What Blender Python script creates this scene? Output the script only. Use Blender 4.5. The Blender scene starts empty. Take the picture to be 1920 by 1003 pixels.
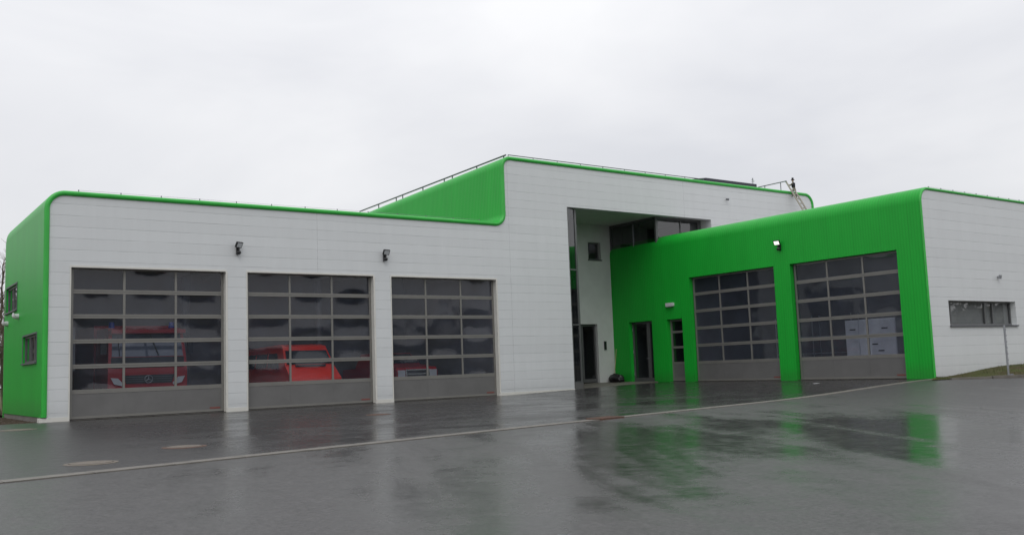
import bpy, bmesh, math, random
from mathutils import Vector, Matrix
from mathutils.geometry import tessellate_polygon
random.seed(7)
R = math.radians
SC = bpy.context.scene
COL = SC.collection

# ------------------------------------------------------------------ camera
cam_d = bpy.data.cameras.new('camera'); cam = bpy.data.objects.new('camera', cam_d); COL.objects.link(cam)
YAW, PITCH, ROLL = R(35.853), R(6.071), R(-2.119)
fwd = Vector((math.sin(YAW)*math.cos(PITCH), math.cos(YAW)*math.cos(PITCH), math.sin(PITCH)))
rt = Vector((math.cos(YAW), -math.sin(YAW), 0)); up = rt.cross(fwd)
r2 = rt*math.cos(ROLL)+up*math.sin(ROLL); u2 = -rt*math.sin(ROLL)+up*math.cos(ROLL)
m = Matrix((r2, u2, -fwd)).transposed().to_4x4(); m.translation = Vector((-5.563, -29.817, 1.064))
cam.matrix_world = m
cam_d.sensor_width = 36; cam_d.lens = 36*1761.4/1920; cam_d.clip_end = 3000; cam_d.clip_start = .1
SC.camera = cam

# ------------------------------------------------------------------ world, sun, exposure
SC.view_settings.view_transform = 'Standard'; SC.view_settings.look = 'None'
SC.view_settings.gamma = 1; SC.view_settings.use_curve_mapping = False
SC.view_settings.exposure = 0.0
W = bpy.data.worlds.new("World"); SC.world = W; W.use_nodes = True
nt = W.node_tree; nt.nodes.clear()
def N(nt, t, **kw):
    n = nt.nodes.new(t)
    for k, v in kw.items():
        if hasattr(n, k): setattr(n, k, v)
        else: n.inputs[k.replace('_', ' ')].default_value = v
    return n
SUN_EL, SUN_ROT = R(48), R(215)
sky = N(nt, 'ShaderNodeTexSky', sky_type='NISHITA', sun_disc=False, sun_elevation=SUN_EL, sun_rotation=SUN_ROT)
bg1 = N(nt, 'ShaderNodeBackground', Strength=.06); nt.links.new(sky.outputs[0], bg1.inputs[0])
tc = N(nt, 'ShaderNodeTexCoord'); sep = N(nt, 'ShaderNodeSeparateXYZ'); nt.links.new(tc.outputs['Generated'], sep.inputs[0])
# cloud deck: soft large structure, brighter towards the zenith (standard overcast sky)
mp = N(nt, 'ShaderNodeMapping'); mp.inputs['Scale'].default_value = (1.0, 1.0, 2.6); nt.links.new(tc.outputs['Generated'], mp.inputs[0])
nz = N(nt, 'ShaderNodeTexNoise', Scale=1.9, Detail=5.0, Roughness=.5, Distortion=.4); nt.links.new(mp.outputs[0], nz.inputs[0])
cr = N(nt, 'ShaderNodeValToRGB'); cr.color_ramp.elements[0].position = .34; cr.color_ramp.elements[1].position = .66
cr.color_ramp.elements[0].color = (.715, .725, .765, 1); cr.color_ramp.elements[1].color = (.89, .893, .91, 1)
nt.links.new(nz.outputs[0], cr.inputs[0])
zr = N(nt, 'ShaderNodeMapRange'); zr.inputs['From Min'].default_value = .12; zr.inputs['From Max'].default_value = 1.0
zr.inputs['To Min'].default_value = 1.0; zr.inputs['To Max'].default_value = 1.62; nt.links.new(sep.outputs[2], zr.inputs[0])
bg2 = N(nt, 'ShaderNodeBackground'); nt.links.new(cr.outputs[0], bg2.inputs[0]); nt.links.new(zr.outputs[0], bg2.inputs[1])
mx = N(nt, 'ShaderNodeMixShader'); mx.inputs[0].default_value = .93
nt.links.new(bg1.outputs[0], mx.inputs[1]); nt.links.new(bg2.outputs[0], mx.inputs[2])
out = N(nt, 'ShaderNodeOutputWorld'); nt.links.new(mx.outputs[0], out.inputs[0])
sd = bpy.data.lights.new('sun', 'SUN'); sd.energy = .5; sd.angle = R(30); sd.color = (1, .97, .93)
sun = bpy.data.objects.new('sun', sd); COL.objects.link(sun)
az = SUN_ROT
sdir = Vector((math.sin(az)*math.cos(SUN_EL), math.cos(az)*math.cos(SUN_EL), math.sin(SUN_EL)))
sun.rotation_euler = sdir.to_track_quat('Z', 'Y').to_euler()
SC.cycles.max_bounces = 10; SC.cycles.transparent_max_bounces = 16; SC.cycles.sample_clamp_indirect = 4
SC.cycles.use_denoising = True

# ------------------------------------------------------------------ materials
def mat(name, col, rough=.5, metal=0, spec=.5, **kw):
    m = bpy.data.materials.new(name); m.use_nodes = True
    b = m.node_tree.nodes['Principled BSDF']
    b.inputs['Base Color'].default_value = (*col, 1); b.inputs['Roughness'].default_value = rough
    b.inputs['Metallic'].default_value = metal; b.inputs['Specular IOR Level'].default_value = spec
    return m
def P(m): return m.node_tree, m.node_tree.nodes['Principled BSDF']
def math_n(nt, op, a, b=None, c=None, clamp=False):
    n = nt.nodes.new('ShaderNodeMath'); n.operation = op; n.use_clamp = clamp
    for i, v in enumerate((a, b, c)):
        if v is None: continue
        if isinstance(v, (int, float)): n.inputs[i].default_value = v
        else: nt.links.new(v, n.inputs[i])
    return n.outputs[0]
def mixc(nt, f, a, b, mode='MIX'):
    n = nt.nodes.new('ShaderNodeMix'); n.data_type = 'RGBA'; n.blend_type = mode
    for i, v in ((0, f), (6, a), (7, b)):
        if isinstance(v, (int, float)): n.inputs[i].default_value = v
        elif isinstance(v, tuple): n.inputs[i].default_value = (*v, 1)
        else: nt.links.new(v, n.inputs[i])
    return n.outputs[2]
def noise(nt, vec, scale, detail=3, rough=.5, dist=0):
    n = N(nt, 'ShaderNodeTexNoise', Scale=scale, Detail=detail, Roughness=rough, Distortion=dist)
    if vec is not None: nt.links.new(vec, n.inputs[0])
    return n.outputs[0]
def vscale(nt, vec, s):
    n = nt.nodes.new('ShaderNodeMapping'); n.inputs['Scale'].default_value = s; nt.links.new(vec, n.inputs[0]); return n.outputs[0]
def pos(nt):
    g = nt.nodes.new('ShaderNodeNewGeometry'); s = nt.nodes.new('ShaderNodeSeparateXYZ'); nt.links.new(g.outputs['Position'], s.inputs[0])
    return g.outputs['Position'], s.outputs
def maprange(nt, v, a, b, c, d, smooth=False):
    n = nt.nodes.new('ShaderNodeMapRange'); nt.links.new(v, n.inputs[0])
    if smooth: n.interpolation_type = 'SMOOTHSTEP'
    for i, x in zip((1, 2, 3, 4), (a, b, c, d)): n.inputs[i].default_value = x
    return n.outputs[0]
def bump(nt, h, b, strength=.5, dist=.01, normal=None):
    n = nt.nodes.new('ShaderNodeBump'); n.inputs['Strength'].default_value = strength; n.inputs['Distance'].default_value = dist
    nt.links.new(h, n.inputs['Height'])
    if normal is not None: nt.links.new(normal, n.inputs['Normal'])
    if b is not None: nt.links.new(n.outputs[0], b.inputs['Normal'])
    return n.outputs[0]

def panel_white(name, z0, joints):
    """horizontal white sandwich panels: joint every 0.339 m, a few butt joints"""
    m = mat(name, (.7, .7, .7), .42, 0, .4); nt, b = P(m); vec, s = pos(nt)
    t = math_n(nt, 'DIVIDE', math_n(nt, 'SUBTRACT', s[2], z0), .339)
    fr = math_n(nt, 'FRACT', t); idx = math_n(nt, 'FLOOR', t)
    d = math_n(nt, 'ABSOLUTE', math_n(nt, 'SUBTRACT', fr, .5))           # .5 at the joint
    line = maprange(nt, d, .5-.045, .5-.012, 0, 1, True)
    for j in joints:
        dj = math_n(nt, 'ABSOLUTE', math_n(nt, 'SUBTRACT', s[0], j))
        line = math_n(nt, 'MAXIMUM', line, maprange(nt, dj, .004, .02, 1, 0, True))
    # broken up joints: sealant shows darker in places
    brk = maprange(nt, noise(nt, vscale(nt, vec, (.5, .5, 3)), 2.3, 3), .35, .65, .25, 1)
    line = math_n(nt, 'MULTIPLY', line, brk)
    w = nt.nodes.new('ShaderNodeTexWhiteNoise'); w.noise_dimensions = '1D'; nt.links.new(idx, w.inputs['W'])
    tone = maprange(nt, w.outputs['Value'], 0, 1, .975, 1.02)
    dirt = maprange(nt, noise(nt, vscale(nt, vec, (1.5, 1.5, .25)), 2.0, 6, .6), .3, .75, 1.015, .965)
    sw = noise(nt, vscale(nt, vec, (6, 6, .12)), 1.0, 4, .7)
    run = math_n(nt, 'MULTIPLY', maprange(nt, sw, .56, .74, 0, 1), maprange(nt, fr, 0, 1, .3, 1.0))
    low = math_n(nt, 'SUBTRACT', maprange(nt, math_n(nt, 'ADD', s[2], math_n(nt, 'MULTIPLY', noise(nt, vec, 3, 4, .7), .5)), .3, 1.0, .86, 1.0, True), math_n(nt, 'MULTIPLY', run, .03))
    v = math_n(nt, 'MULTIPLY', math_n(nt, 'MULTIPLY', tone, dirt), low)
    c = mixc(nt, 1.0, (.665, .685, .69), v, 'MULTIPLY')
    c = mixc(nt, math_n(nt, 'MULTIPLY', line, .36), c, (.2, .21, .22))
    nt.links.new(c, b.inputs['Base Color'])
    h = math_n(nt, 'SUBTRACT', math_n(nt, 'MULTIPLY', noise(nt, vscale(nt, vec, (.7, .7, 2.5)), 1.3, 2), .25), line)
    bump(nt, h, b, .35, .01)
    return m
M_panel = panel_white('white_panels', .237, (7.77, 15.9, 25.83))
M_panelC = panel_white('white_panels_wing', .23, (34.0,))

def green_sheet(name, axis, base=(.012, .405, .036), axis_amp=1):
    """ribbed green sheet metal, ribs 0.1 m apart across the given axis"""
    m = mat(name, base, .40, 0, .28); nt, b = P(m); vec, s = pos(nt)
    ph = math_n(nt, 'MULTIPLY', s[axis], 2*math.pi/.11)
    h = math_n(nt, 'SINE', ph)
    h = maprange(nt, h, -.6, .6, 0, 1)
    v = maprange(nt, noise(nt, vscale(nt, vec, (1, 1, .3)), 1.6, 5, .6), .3, .7, 1.06, .94)
    c = mixc(nt, 1.0, base, v, 'MULTIPLY')
    c = mixc(nt, math_n(nt, 'MULTIPLY', maprange(nt, h, .0, .35, 1, 0), .12), c, (.004, .12, .012))
    jt = math_n(nt, 'FRACT', math_n(nt, 'DIVIDE', math_n(nt, 'ADD', s[axis], 40.3), 1.1)); jl = maprange(nt, math_n(nt, 'ABSOLUTE', math_n(nt, 'SUBTRACT', jt, .5)), .486, .496, 0, 1)
    c = mixc(nt, math_n(nt, 'MULTIPLY', jl, .18), c, (.003, .09, .01))
    ji = nt.nodes.new('ShaderNodeTexWhiteNoise'); ji.noise_dimensions = '1D'; nt.links.new(math_n(nt, 'FLOOR', math_n(nt, 'ADD', math_n(nt, 'DIVIDE', math_n(nt, 'ADD', s[axis], 40.3), 1.1), .5)), ji.inputs['W'])
    c = mixc(nt, 1.0, c, maprange(nt, ji.outputs['Value'], 0, 1, .97, 1.03), 'MULTIPLY')
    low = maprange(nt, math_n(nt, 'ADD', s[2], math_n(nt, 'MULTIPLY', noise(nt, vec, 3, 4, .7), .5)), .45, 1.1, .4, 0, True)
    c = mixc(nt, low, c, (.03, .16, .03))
    nt.links.new(c, b.inputs['Base Color'])
    bump(nt, h, b, .3*axis_amp, .012)
    return m
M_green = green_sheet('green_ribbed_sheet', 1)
M_gtrim = mat('green_trim', (.035, .44, .055), .28, 0, .5)
def vary(m, scale=3, lo=.9, hi=1.08, rb=None, bumpd=0):
    nt, b = P(m); vec, s = pos(nt); base = tuple(b.inputs['Base Color'].default_value)[:3]
    n = noise(nt, vec, scale, 6, .6)
    c = mixc(nt, 1.0, base, maprange(nt, n, .3, .7, lo, hi), 'MULTIPLY'); nt.links.new(c, b.inputs['Base Color'])
    if rb: nt.links.new(maprange(nt, n, .3, .7, rb[0], rb[1]), b.inputs['Roughness'])
    if bumpd: bump(nt, noise(nt, vec, scale*8, 4), b, .5, bumpd)
    return m
vary(M_gtrim, 2)
M_roof = vary(mat('grey_roof_felt', (.26, .26, .26), .85), 3)
M_render = vary(mat('white_render', (.6, .62, .6), .7), 2, .94, 1.04)
M_cream = vary(mat('cream_edge_profile', (.68, .67, .62), .45), 2, .93, 1.04)
M_soffit = vary(mat('soffit', (.62, .64, .6), .6), 2, .95, 1.03)
M_alu = vary(mat('grey_aluminium', (.205, .20, .185), .4, .25), 2.5, .93, 1.06)
M_alud = vary(mat('grey_door_panel', (.155, .153, .15), .42, .15), 1.5, .9, 1.08)
M_anth = vary(mat('anthracite_frame', (.125, .128, .13), .4, .2), 3)
M_seal = mat('black_rubber', (.012, .012, .012), .6)
M_black = mat('black_plastic', (.015, .016, .018), .4)
M_steel = vary(mat('galvanised_steel', (.33, .34, .36), .45, .6), 8)
M_steeld = vary(mat('dark_steel', (.14, .145, .16), .5, .4), 8)
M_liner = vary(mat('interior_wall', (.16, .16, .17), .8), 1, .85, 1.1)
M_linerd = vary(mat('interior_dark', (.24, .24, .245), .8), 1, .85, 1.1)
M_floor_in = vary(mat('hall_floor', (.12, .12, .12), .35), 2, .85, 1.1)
M_conc = vary(mat('concrete', (.2, .185, .165), .6, 0, .3), 5, .75, 1.15, None, .003)
M_concl = vary(mat('light_concrete', (.175, .162, .142), .5, 0, .3), 4, .7, 1.15, None, .003)
M_red = vary(mat('red_paint', (.36, .006, .012), .3, 0, .5), 2, .92, 1.05)
M_redb = vary(mat('bright_red_paint', (1.0, .035, .012), .3, 0, .5), 2, .95, 1.05)
M_chrome = mat('chrome', (.75, .76, .78), .18, 1)
M_tyre = vary(mat('tyre_rubber', (.02, .02, .02), .8), 20)
M_lamp = mat('lamp_glass', (.6, .62, .64), .12, 0, .8)
M_cglass = mat('vehicle_glass', (.03, .035, .04), .05, 0, .9)
M_wscr = mat('windscreen_glass', (.10, .115, .15), .06, 0, .9)
M_white = vary(mat('white_paint', (.62, .62, .64), .4), 3)
M_cab = vary(mat('cabinet_white', (.78, .78, .84), .4), 3)
M_rust = vary(mat('rusty_iron', (.11, .055, .035), .6, .1), 12, .6, 1.3)
M_iron = vary(mat('cast_iron_lid', (.14, .115, .088), .55, .0), 12, .7, 1.2, None, .003)
M_wood = vary(mat('pale_wood', (.45, .36, .22), .6), 9)
M_ladder = vary(mat('weathered_ladder', (.36, .34, .28), .6), 9)
M_blue = mat('blue_beacon', (.02, .06, .4), .2)
M_bark = vary(mat('bark', (.11, .085, .06), .9), 6, .7, 1.2)
M_cloth = vary(mat('dark_cloth', (.02, .02, .028), .9), 30)
M_cloth2 = vary(mat('olive_cloth', (.14, .13, .09), .9), 30)
M_skin = mat('skin_tone', (.5, .32, .24), .6)
M_blind = vary(mat('grey_blind', (.42, .42, .40), .7), 3)
M_solar = mat('solar_glass', (.01, .012, .03), .12)
M_redlogo = mat('red_label', (.20, .06, .05), .5)
mlit = bpy.data.materials.new('lit_lamp'); mlit.use_nodes = True
b_ = mlit.node_tree.nodes['Principled BSDF']; b_.inputs['Emission Color'].default_value = (1, .97, .88, 1); b_.inputs['Emission Strength'].default_value = 1.1

def glass(name, tint=(.75, .78, .8), refl=1.0, rough=.0, ior=1.5, bumpamt=0, bscale=1.0, veil=0):
    m = bpy.data.materials.new(name); m.use_nodes = True; nt = m.node_tree; nt.nodes.clear()
    fr = N(nt, 'ShaderNodeLayerWeight', Blend=.5); f0 = ((ior-1)/(ior+1))**2; g = N(nt, 'ShaderNodeBsdfGlossy', Roughness=rough)
    t = N(nt, 'ShaderNodeBsdfTransparent'); t.inputs[0].default_value = (*tint, 1)
    f = math_n(nt, 'MULTIPLY', math_n(nt, 'MULTIPLY_ADD', math_n(nt, 'POWER', fr.outputs['Facing'], 5.0), 1-f0, f0), refl, clamp=True)
    if bumpamt:
        vec, s = pos(nt); nn = bump(nt, noise(nt, vec, bscale, 2), None, 1.0, bumpamt)
        nt.links.new(nn, fr.inputs['Normal']); nt.links.new(nn, g.inputs['Normal'])
    mx = N(nt, 'ShaderNodeMixShader'); nt.links.new(f, mx.inputs[0]); nt.links.new(t.outputs[0], mx.inputs[1]); nt.links.new(g.outputs[0], mx.inputs[2])
    res = mx
    if veil:
        df = N(nt, 'ShaderNodeBsdfDiffuse'); df.inputs[0].default_value = (.30, .36, .50, 1); m2 = N(nt, 'ShaderNodeMixShader')
        vec, s = pos(nt); nt.links.new(maprange(nt, noise(nt, vec, 1.7, 4, .6), .3, .7, veil*.6, veil*1.4), m2.inputs[0])
        nt.links.new(mx.outputs[0], m2.inputs[1]); nt.links.new(df.outputs[0], m2.inputs[2]); res = m2
    o = N(nt, 'ShaderNodeOutputMaterial'); nt.links.new(res.outputs[0], o.inputs[0]); return m
M_pane = glass('acrylic_pane', (.76, .78, .83), 1.4, .045, 1.5, .010, .9, .055)
M_glass = glass('window_glass', (.70, .72, .74), 1.6, .0, 1.6)
M_glasst = glass('tinted_glass', (.36, .40, .42), 1.5, .0, 1.9, .0012, .8)

M_clear = glass('added_skylight_glass', (.95, .96, .97), 1.0)
# wet asphalt
def asphalt():
    m = mat('wet_asphalt', (.05, .05, .05), .3, 0, .5); nt, b = P(m); vec, s = pos(nt)
    rm = nt.nodes.new('ShaderNodeMapping'); rm.inputs['Rotation'].default_value = (0, 0, R(-62)); nt.links.new(vec, rm.inputs[0]); rv = rm.outputs[0]
    streak = noise(nt, vscale(nt, rv, (.16, .80, 0)), 1.0, 3, .5, .7)        # drawn out along the way vehicles drive
    big = noise(nt, vscale(nt, vec, (.13, .22, 0)), 1.0, 4, .55, .6)
    med = noise(nt, vscale(nt, vec, (.7, 1.1, 0)), 1.0, 5, .65, .4)
    grain = noise(nt, vec, 22, 3, .75); fine = noise(nt, vec, 90, 3, .7); mid = noise(nt, vec, 5, 5, .7)
    side = math_n(nt, 'SUBTRACT', math_n(nt, 'MULTIPLY', math_n(nt, 'ADD', s[0], 4.01), LD.y), math_n(nt, 'MULTIPLY', math_n(nt, 'ADD', s[1], 17.69), LD.x))
    old = maprange(nt, side, 0, .05, 0, 1)                            # older, paler surface beyond the gutter
    px_ = math_n(nt, 'DIVIDE', math_n(nt, 'SUBTRACT', s[0], 5.8), 8.5); py_ = math_n(nt, 'DIVIDE', math_n(nt, 'ADD', s[1], 20.9), 6.3)
    dd = math_n(nt, 'ADD', math_n(nt, 'MULTIPLY', px_, px_), math_n(nt, 'MULTIPLY', py_, py_))
    wet = math_n(nt, 'ADD', math_n(nt, 'MULTIPLY', streak, .5), math_n(nt, 'ADD', math_n(nt, 'MULTIPLY', big, .3), math_n(nt, 'MULTIPLY', med, .2)))
    wet = math_n(nt, 'ADD', wet, maprange(nt, dd, 0, 1.4, .105, -.08))
    w_out = maprange(nt, wet, .43, .64, 0, 1, True)
    w_in = maprange(nt, math_n(nt, 'ADD', math_n(nt, 'MULTIPLY', big, .5), math_n(nt, 'MULTIPLY', med, .5)), .36, .60, .25, 1, True)
    w_in = math_n(nt, 'MULTIPLY', w_in, maprange(nt, s[0], -2.5, .8, .05, 1))
    w = nt.nodes.new('ShaderNodeMix'); nt.links.new(old, w.inputs[0]); nt.links.new(w_in, w.inputs[2]); nt.links.new(w_out, w.inputs[3]); w = w.outputs[0]
    c = mixc(nt, old, mixc(nt, w, (.042, .040, .040), (.028, .026, .026)), mixc(nt, w, (.064, .062, .061), (.036, .034, .033)))
    c = mixc(nt, 1.0, c, maprange(nt, grain, .3, .7, .62, 1.42), 'MULTIPLY')
    c = mixc(nt, 1.0, c, maprange(nt, fine, .3, .7, .6, 1.4), 'MULTIPLY')
    c = mixc(nt, 1.0, c, maprange(nt, mid, .3, .7, .82, 1.18), 'MULTIPLY')
    sp = maprange(nt, noise(nt, vec, 60, 2, .6), .70, .76, 0, .5)
    c = mixc(nt, sp, c, (.16, .15, .14))
    vo = nt.nodes.new('ShaderNodeTexVoronoi'); vo.feature = 'F1'; vo.inputs['Scale'].default_value = 1.1; nt.links.new(vec, vo.inputs['Vector'])
    c = mixc(nt, maprange(nt, vo.outputs['Distance'], .018, .035, .75, 0), c, (.012, .011, .010))   # bits of grit and leaf
    nt.links.new(c, b.inputs['Base Color'])
    rr = maprange(nt, w, 0, 1, .40, .175)
    rr = math_n(nt, 'ADD', rr, maprange(nt, mid, .3, .7, -.04, .05))
    nt.links.new(rr, b.inputs['Roughness'])
    b.inputs['IOR'].default_value = 1.36
    nt.links.new(maprange(nt, w, 0, 1, .38, .62), b.inputs['Specular IOR Level'])
    h = math_n(nt, 'ADD', math_n(nt, 'MULTIPLY', grain, maprange(nt, w, 0, 1, 1.0, .10)), math_n(nt, 'MULTIPLY', mid, .5))
    bump(nt, h, b, .6, .004)
    return m
def groundmat(name, cols, scale, bd=.02, rough=.9):
    m = mat(name, cols[0], rough, 0, .2); nt, b = P(m); vec, s = pos(nt)
    n1 = noise(nt, vec, scale, 6, .7); n2 = noise(nt, vec, scale*.12, 4, .6)
    c = mixc(nt, maprange(nt, n1, .35, .65, 0, 1), cols[0], cols[1]); c = mixc(nt, maprange(nt, n2, .4, .62, 0, 1), c, cols[2])
    nt.links.new(c, b.inputs['Base Color']); bump(nt, n1, b, .8, bd); return m
M_grass = groundmat('grass_ground', ((.05, .07, .018), (.10, .095, .035), (.08, .06, .03)), 9)
M_grav = groundmat('gravel', ((.05, .035, .027), (.16, .12, .10), (.09, .065, .05)), 28, .03)
M_hill = groundmat('field', ((.05, .065, .02), (.08, .075, .03), (.06, .06, .03)), 1.2)
M_wood_far = groundmat('winter_wood', ((.075, .08, .065), (.12, .11, .085), (.06, .068, .055)), .9)
M_blade = vary(mat('grass_blade', (.085, .10, .03), .8), 1.5, .6, 1.4)

# ------------------------------------------------------------------ object helpers
def link(name, me, m, parent=None, smooth=False):
    o = bpy.data.objects.new(name, me); COL.objects.link(o)
    for x in (m if isinstance(m, (list, tuple)) else [m]): me.materials.append(x)
    if parent: 
        o.parent = parent; o.matrix_parent_inverse = parent.matrix_world.inverted() if False else Matrix.Translation(-Vector(PLOC.get(parent.name, (0, 0, 0))))
    if smooth: me.polygons.foreach_set('use_smooth', [True]*len(me.polygons))
    return o
PLOC = {}
def obj(name, bm, m, parent=None, smooth=False, fix=True, bev=0):
    if bev: bmesh.ops.bevel(bm, geom=[e for e in bm.edges if e.is_manifold and e.calc_face_angle(0) > .5], offset=bev, segments=2, affect='EDGES', clamp_overlap=True)
    if fix: bmesh.ops.recalc_face_normals(bm, faces=bm.faces)
    me = bpy.data.meshes.new(name); bm.to_mesh(me); bm.free()
    return link(name, me, m, parent, smooth)
def tag(o, label=None, cat=None, group=None, kind=None):
    if label: o['label'] = label
    if cat: o['category'] = cat
    if group: o['group'] = group
    if kind: o['kind'] = kind
    return o
def thing(name, label, cat, loc=(0, 0, 0), group=None):
    o = bpy.data.objects.new(name, None); COL.objects.link(o); o.location = loc; o.empty_display_size = .2
    PLOC[o.name] = loc
    return tag(o, label, cat, group)
def BM(): return bmesh.new()
def box(bm, a, b):
    x0, y0, z0 = a; x1, y1, z1 = b
    v = [bm.verts.new(p) for p in ((x0, y0, z0), (x1, y0, z0), (x1, y1, z0), (x0, y1, z0), (x0, y0, z1), (x1, y0, z1), (x1, y1, z1), (x0, y1, z1))]
    for f in ((0, 3, 2, 1), (4, 5, 6, 7), (0, 1, 5, 4), (1, 2, 6, 5), (2, 3, 7, 6), (3, 0, 4, 7)): bm.faces.new([v[i] for i in f])
    return v
class Fr:
    """frame of a wall: u along it, d inwards, z up"""
    def __init__(s, o, U, D): s.o, s.U, s.D = Vector(o), Vector(U).normalized(), Vector(D).normalized()
    def p(s, u, d, z): return s.o+s.U*u+s.D*d+Vector((0, 0, z))
    def box(s, bm, u0, u1, d0, d1, z0, z1):
        v = [bm.verts.new(s.p(*q)) for q in ((u0, d0, z0), (u1, d0, z0), (u1, d1, z0), (u0, d1, z0), (u0, d0, z1), (u1, d0, z1), (u1, d1, z1), (u0, d1, z1))]
        for f in ((0, 3, 2, 1), (4, 5, 6, 7), (0, 1, 5, 4), (1, 2, 6, 5), (2, 3, 7, 6), (3, 0, 4, 7)): bm.faces.new([v[i] for i in f])
    def quad(s, bm, u0, u1, d, z0, z1): bm.faces.new([bm.verts.new(s.p(*q)) for q in ((u0, d, z0), (u1, d, z0), (u1, d, z1), (u0, d, z1))])
def tube(bm, a, b, r, r2=None, n=8, caps=True):
    a, b = Vector(a), Vector(b); r2 = r if r2 is None else r2; d = (b-a)
    if d.length < 1e-6: return
    q = d.to_track_quat('Z', 'Y'); A, B = [], []
    for i in range(n):
        t = 2*math.pi*i/n; c = Vector((math.cos(t), math.sin(t), 0)); A.append(bm.verts.new(a+q@(c*r))); B.append(bm.verts.new(b+q@(c*r2)))
    for i in range(n): bm.faces.new((A[i], A[(i+1) % n], B[(i+1) % n], B[i]))
    if caps: bm.faces.new(A[::-1]); bm.faces.new(B)
def sphere(bm, c, r, sx=1, sy=1, sz=1, seg=14, ring=9):
    M = Matrix.Translation(c) @ Matrix.Diagonal((r*sx, r*sy, r*sz, 1)); bmesh.ops.create_uvsphere(bm, u_segments=seg, v_segments=ring, radius=1, matrix=M)
def prof(bm, pts, x0, x1, inset=0, zi=None):
    """side profile in (y,z) extruded across x; points above zi pulled in by inset (tumblehome)"""
    f = lambda z: inset*max(0, (z-zi))/(max(p[1] for p in pts)-zi) if inset and zi is not None else 0
    A = [bm.verts.new((x0+f(z), y, z)) for y, z in pts]; B = [bm.verts.new((x1-f(z), y, z)) for y, z in pts]; n = len(pts)
    bm.faces.new(A); bm.faces.new(B[::-1])
    for i in range(n): bm.faces.new((A[i], B[i], B[(i+1) % n], A[(i+1) % n]))
def slab(outline, holes, fr, t, d0=0):
    """wall plate with holes, outline in (u,z); front at d0, back at d0+t"""
    bm = BM(); loops = [outline]+holes
    vec = [[Vector((u, z, 0)) for u, z in l] for l in loops]; flat = [p for l in loops for p in l]
    tri = tessellate_polygon(vec)
    F = [bm.verts.new(fr.p(u, d0, z)) for u, z in flat]; B = [bm.verts.new(fr.p(u, d0+t, z)) for u, z in flat]
    for a, b, c in tri:
        if len({a, b, c}) < 3: continue
        bm.faces.new((F[a], F[b], F[c])); bm.faces.new((B[c], B[b], B[a]))
    i0 = 0
    for l in loops:
        n = len(l)
        for i in range(n):
            a, b = i0+i, i0+(i+1) % n; bm.faces.new((F[a], F[b], B[b], B[a]))
        i0 += n
    return bm
def rect(u0, u1, z0, z1): return [(u0, z0), (u1, z0), (u1, z1), (u0, z1)]
def fillet(pts, rad, n=14):
    out = []
    for i, p in enumerate(pts):
        r = rad[i]
        if i in (0, len(pts)-1) or not r: out.append(Vector(p)); continue
        p = Vector(p); a = (Vector(pts[i-1])-p).normalized(); b = (Vector(pts[i+1])-p).normalized()
        A = p+a*r; B = p+b*r; c = p+a*r+b*r      # right angles only
        for k in range(n+1):
            t = k/n*math.pi/2; out.append(c-b*r*math.cos(t)-a*r*math.sin(t))
    return out
def offset(path, d):
    """offset to the right of travel"""
    out = []
    for i, p in enumerate(path):
        a = path[max(i-1, 0)]; b = path[min(i+1, len(path)-1)]; t = (b-a).normalized(); out.append(p+Vector((t.y, -t.x))*d)
    return out
def sweep(path, sec, y0):
    """section list of (inward offset, y) swept along an xz path"""
    bm = BM(); rings = []
    offs = {o: offset(path, o) for o, _ in sec}
    for i in range(len(path)): rings.append([bm.verts.new((offs[o][i].x, y0+y, offs[o][i].y)) for o, y in sec])
    for i in range(len(path)-1):
        for j in range(len(sec)-1): bm.faces.new((rings[i][j], rings[i][j+1], rings[i+1][j+1], rings[i+1][j]))
    return bm

# ------------------------------------------------------------------ ground
LA, LB = Vector((-4.01, -17.69)), Vector((24.6, -12.3)); LD = (LB-LA).normalized(); LN = Vector((LD.y, -LD.x))   # gutter line, normal towards camera
M_asph = asphalt()
def sstep(x, a, b): t = min(1, max(0, (x-a)/(b-a))); return t*t*(3-2*t)
LA, LB = Vector((-4.01, -17.69)), Vector((24.6, -12.3)); LD = (LB-LA).normalized(); LN = Vector((LD.y, -LD.x))   # gutter line, normal towards camera
def gz(x, y):
    z = .17*sstep(x, 13, 24.5)*(1-sstep(-y, 13, 26))
    d = (Vector((x, y))-LA).dot(LN)
    z -= .017*max(0, d)*sstep(d, 0, 6) if d < 60 else 1.0
    z -= .012*max(0, 6-abs(d))/6*.5                       # shallow valley at the gutter
    return z
def sheet(name, x0, x1, y0, y1, nx, ny, m, dz=0, fn=None):
    bm = BM(); V = [[bm.verts.new((x0+(x1-x0)*i/nx, y0+(y1-y0)*j/ny, (fn or gz)(x0+(x1-x0)*i/nx, y0+(y1-y0)*j/ny)+dz)) for i in range(nx+1)] for j in range(ny+1)]
    for j in range(ny):
        for i in range(nx): bm.faces.new((V[j][i], V[j][i+1], V[j+1][i+1], V[j+1][i]))
    o = obj(name, bm, m, smooth=True, fix=False); tag(o, kind='structure'); return o
sheet('asphalt_yard', -34, 60, -58, .2, 188, 116, M_asph)
sheet('ground', -1400, 1400, -1400, 1400, 20, 20, M_hill, 0, lambda x, y: -1.35)
sheet('lawn', -60, -1.0, .2, 90, 60, 60, M_grass, -.03, lambda x, y: gz(-1, 0)-.0+.05*math.sin(x*.7)*math.sin(y*.4)*sstep(y, 6, 12))
sheet('rear_field', -1.0, 120, 15.7, 90, 40, 20, M_grass, -.05, lambda x, y: 0)
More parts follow.
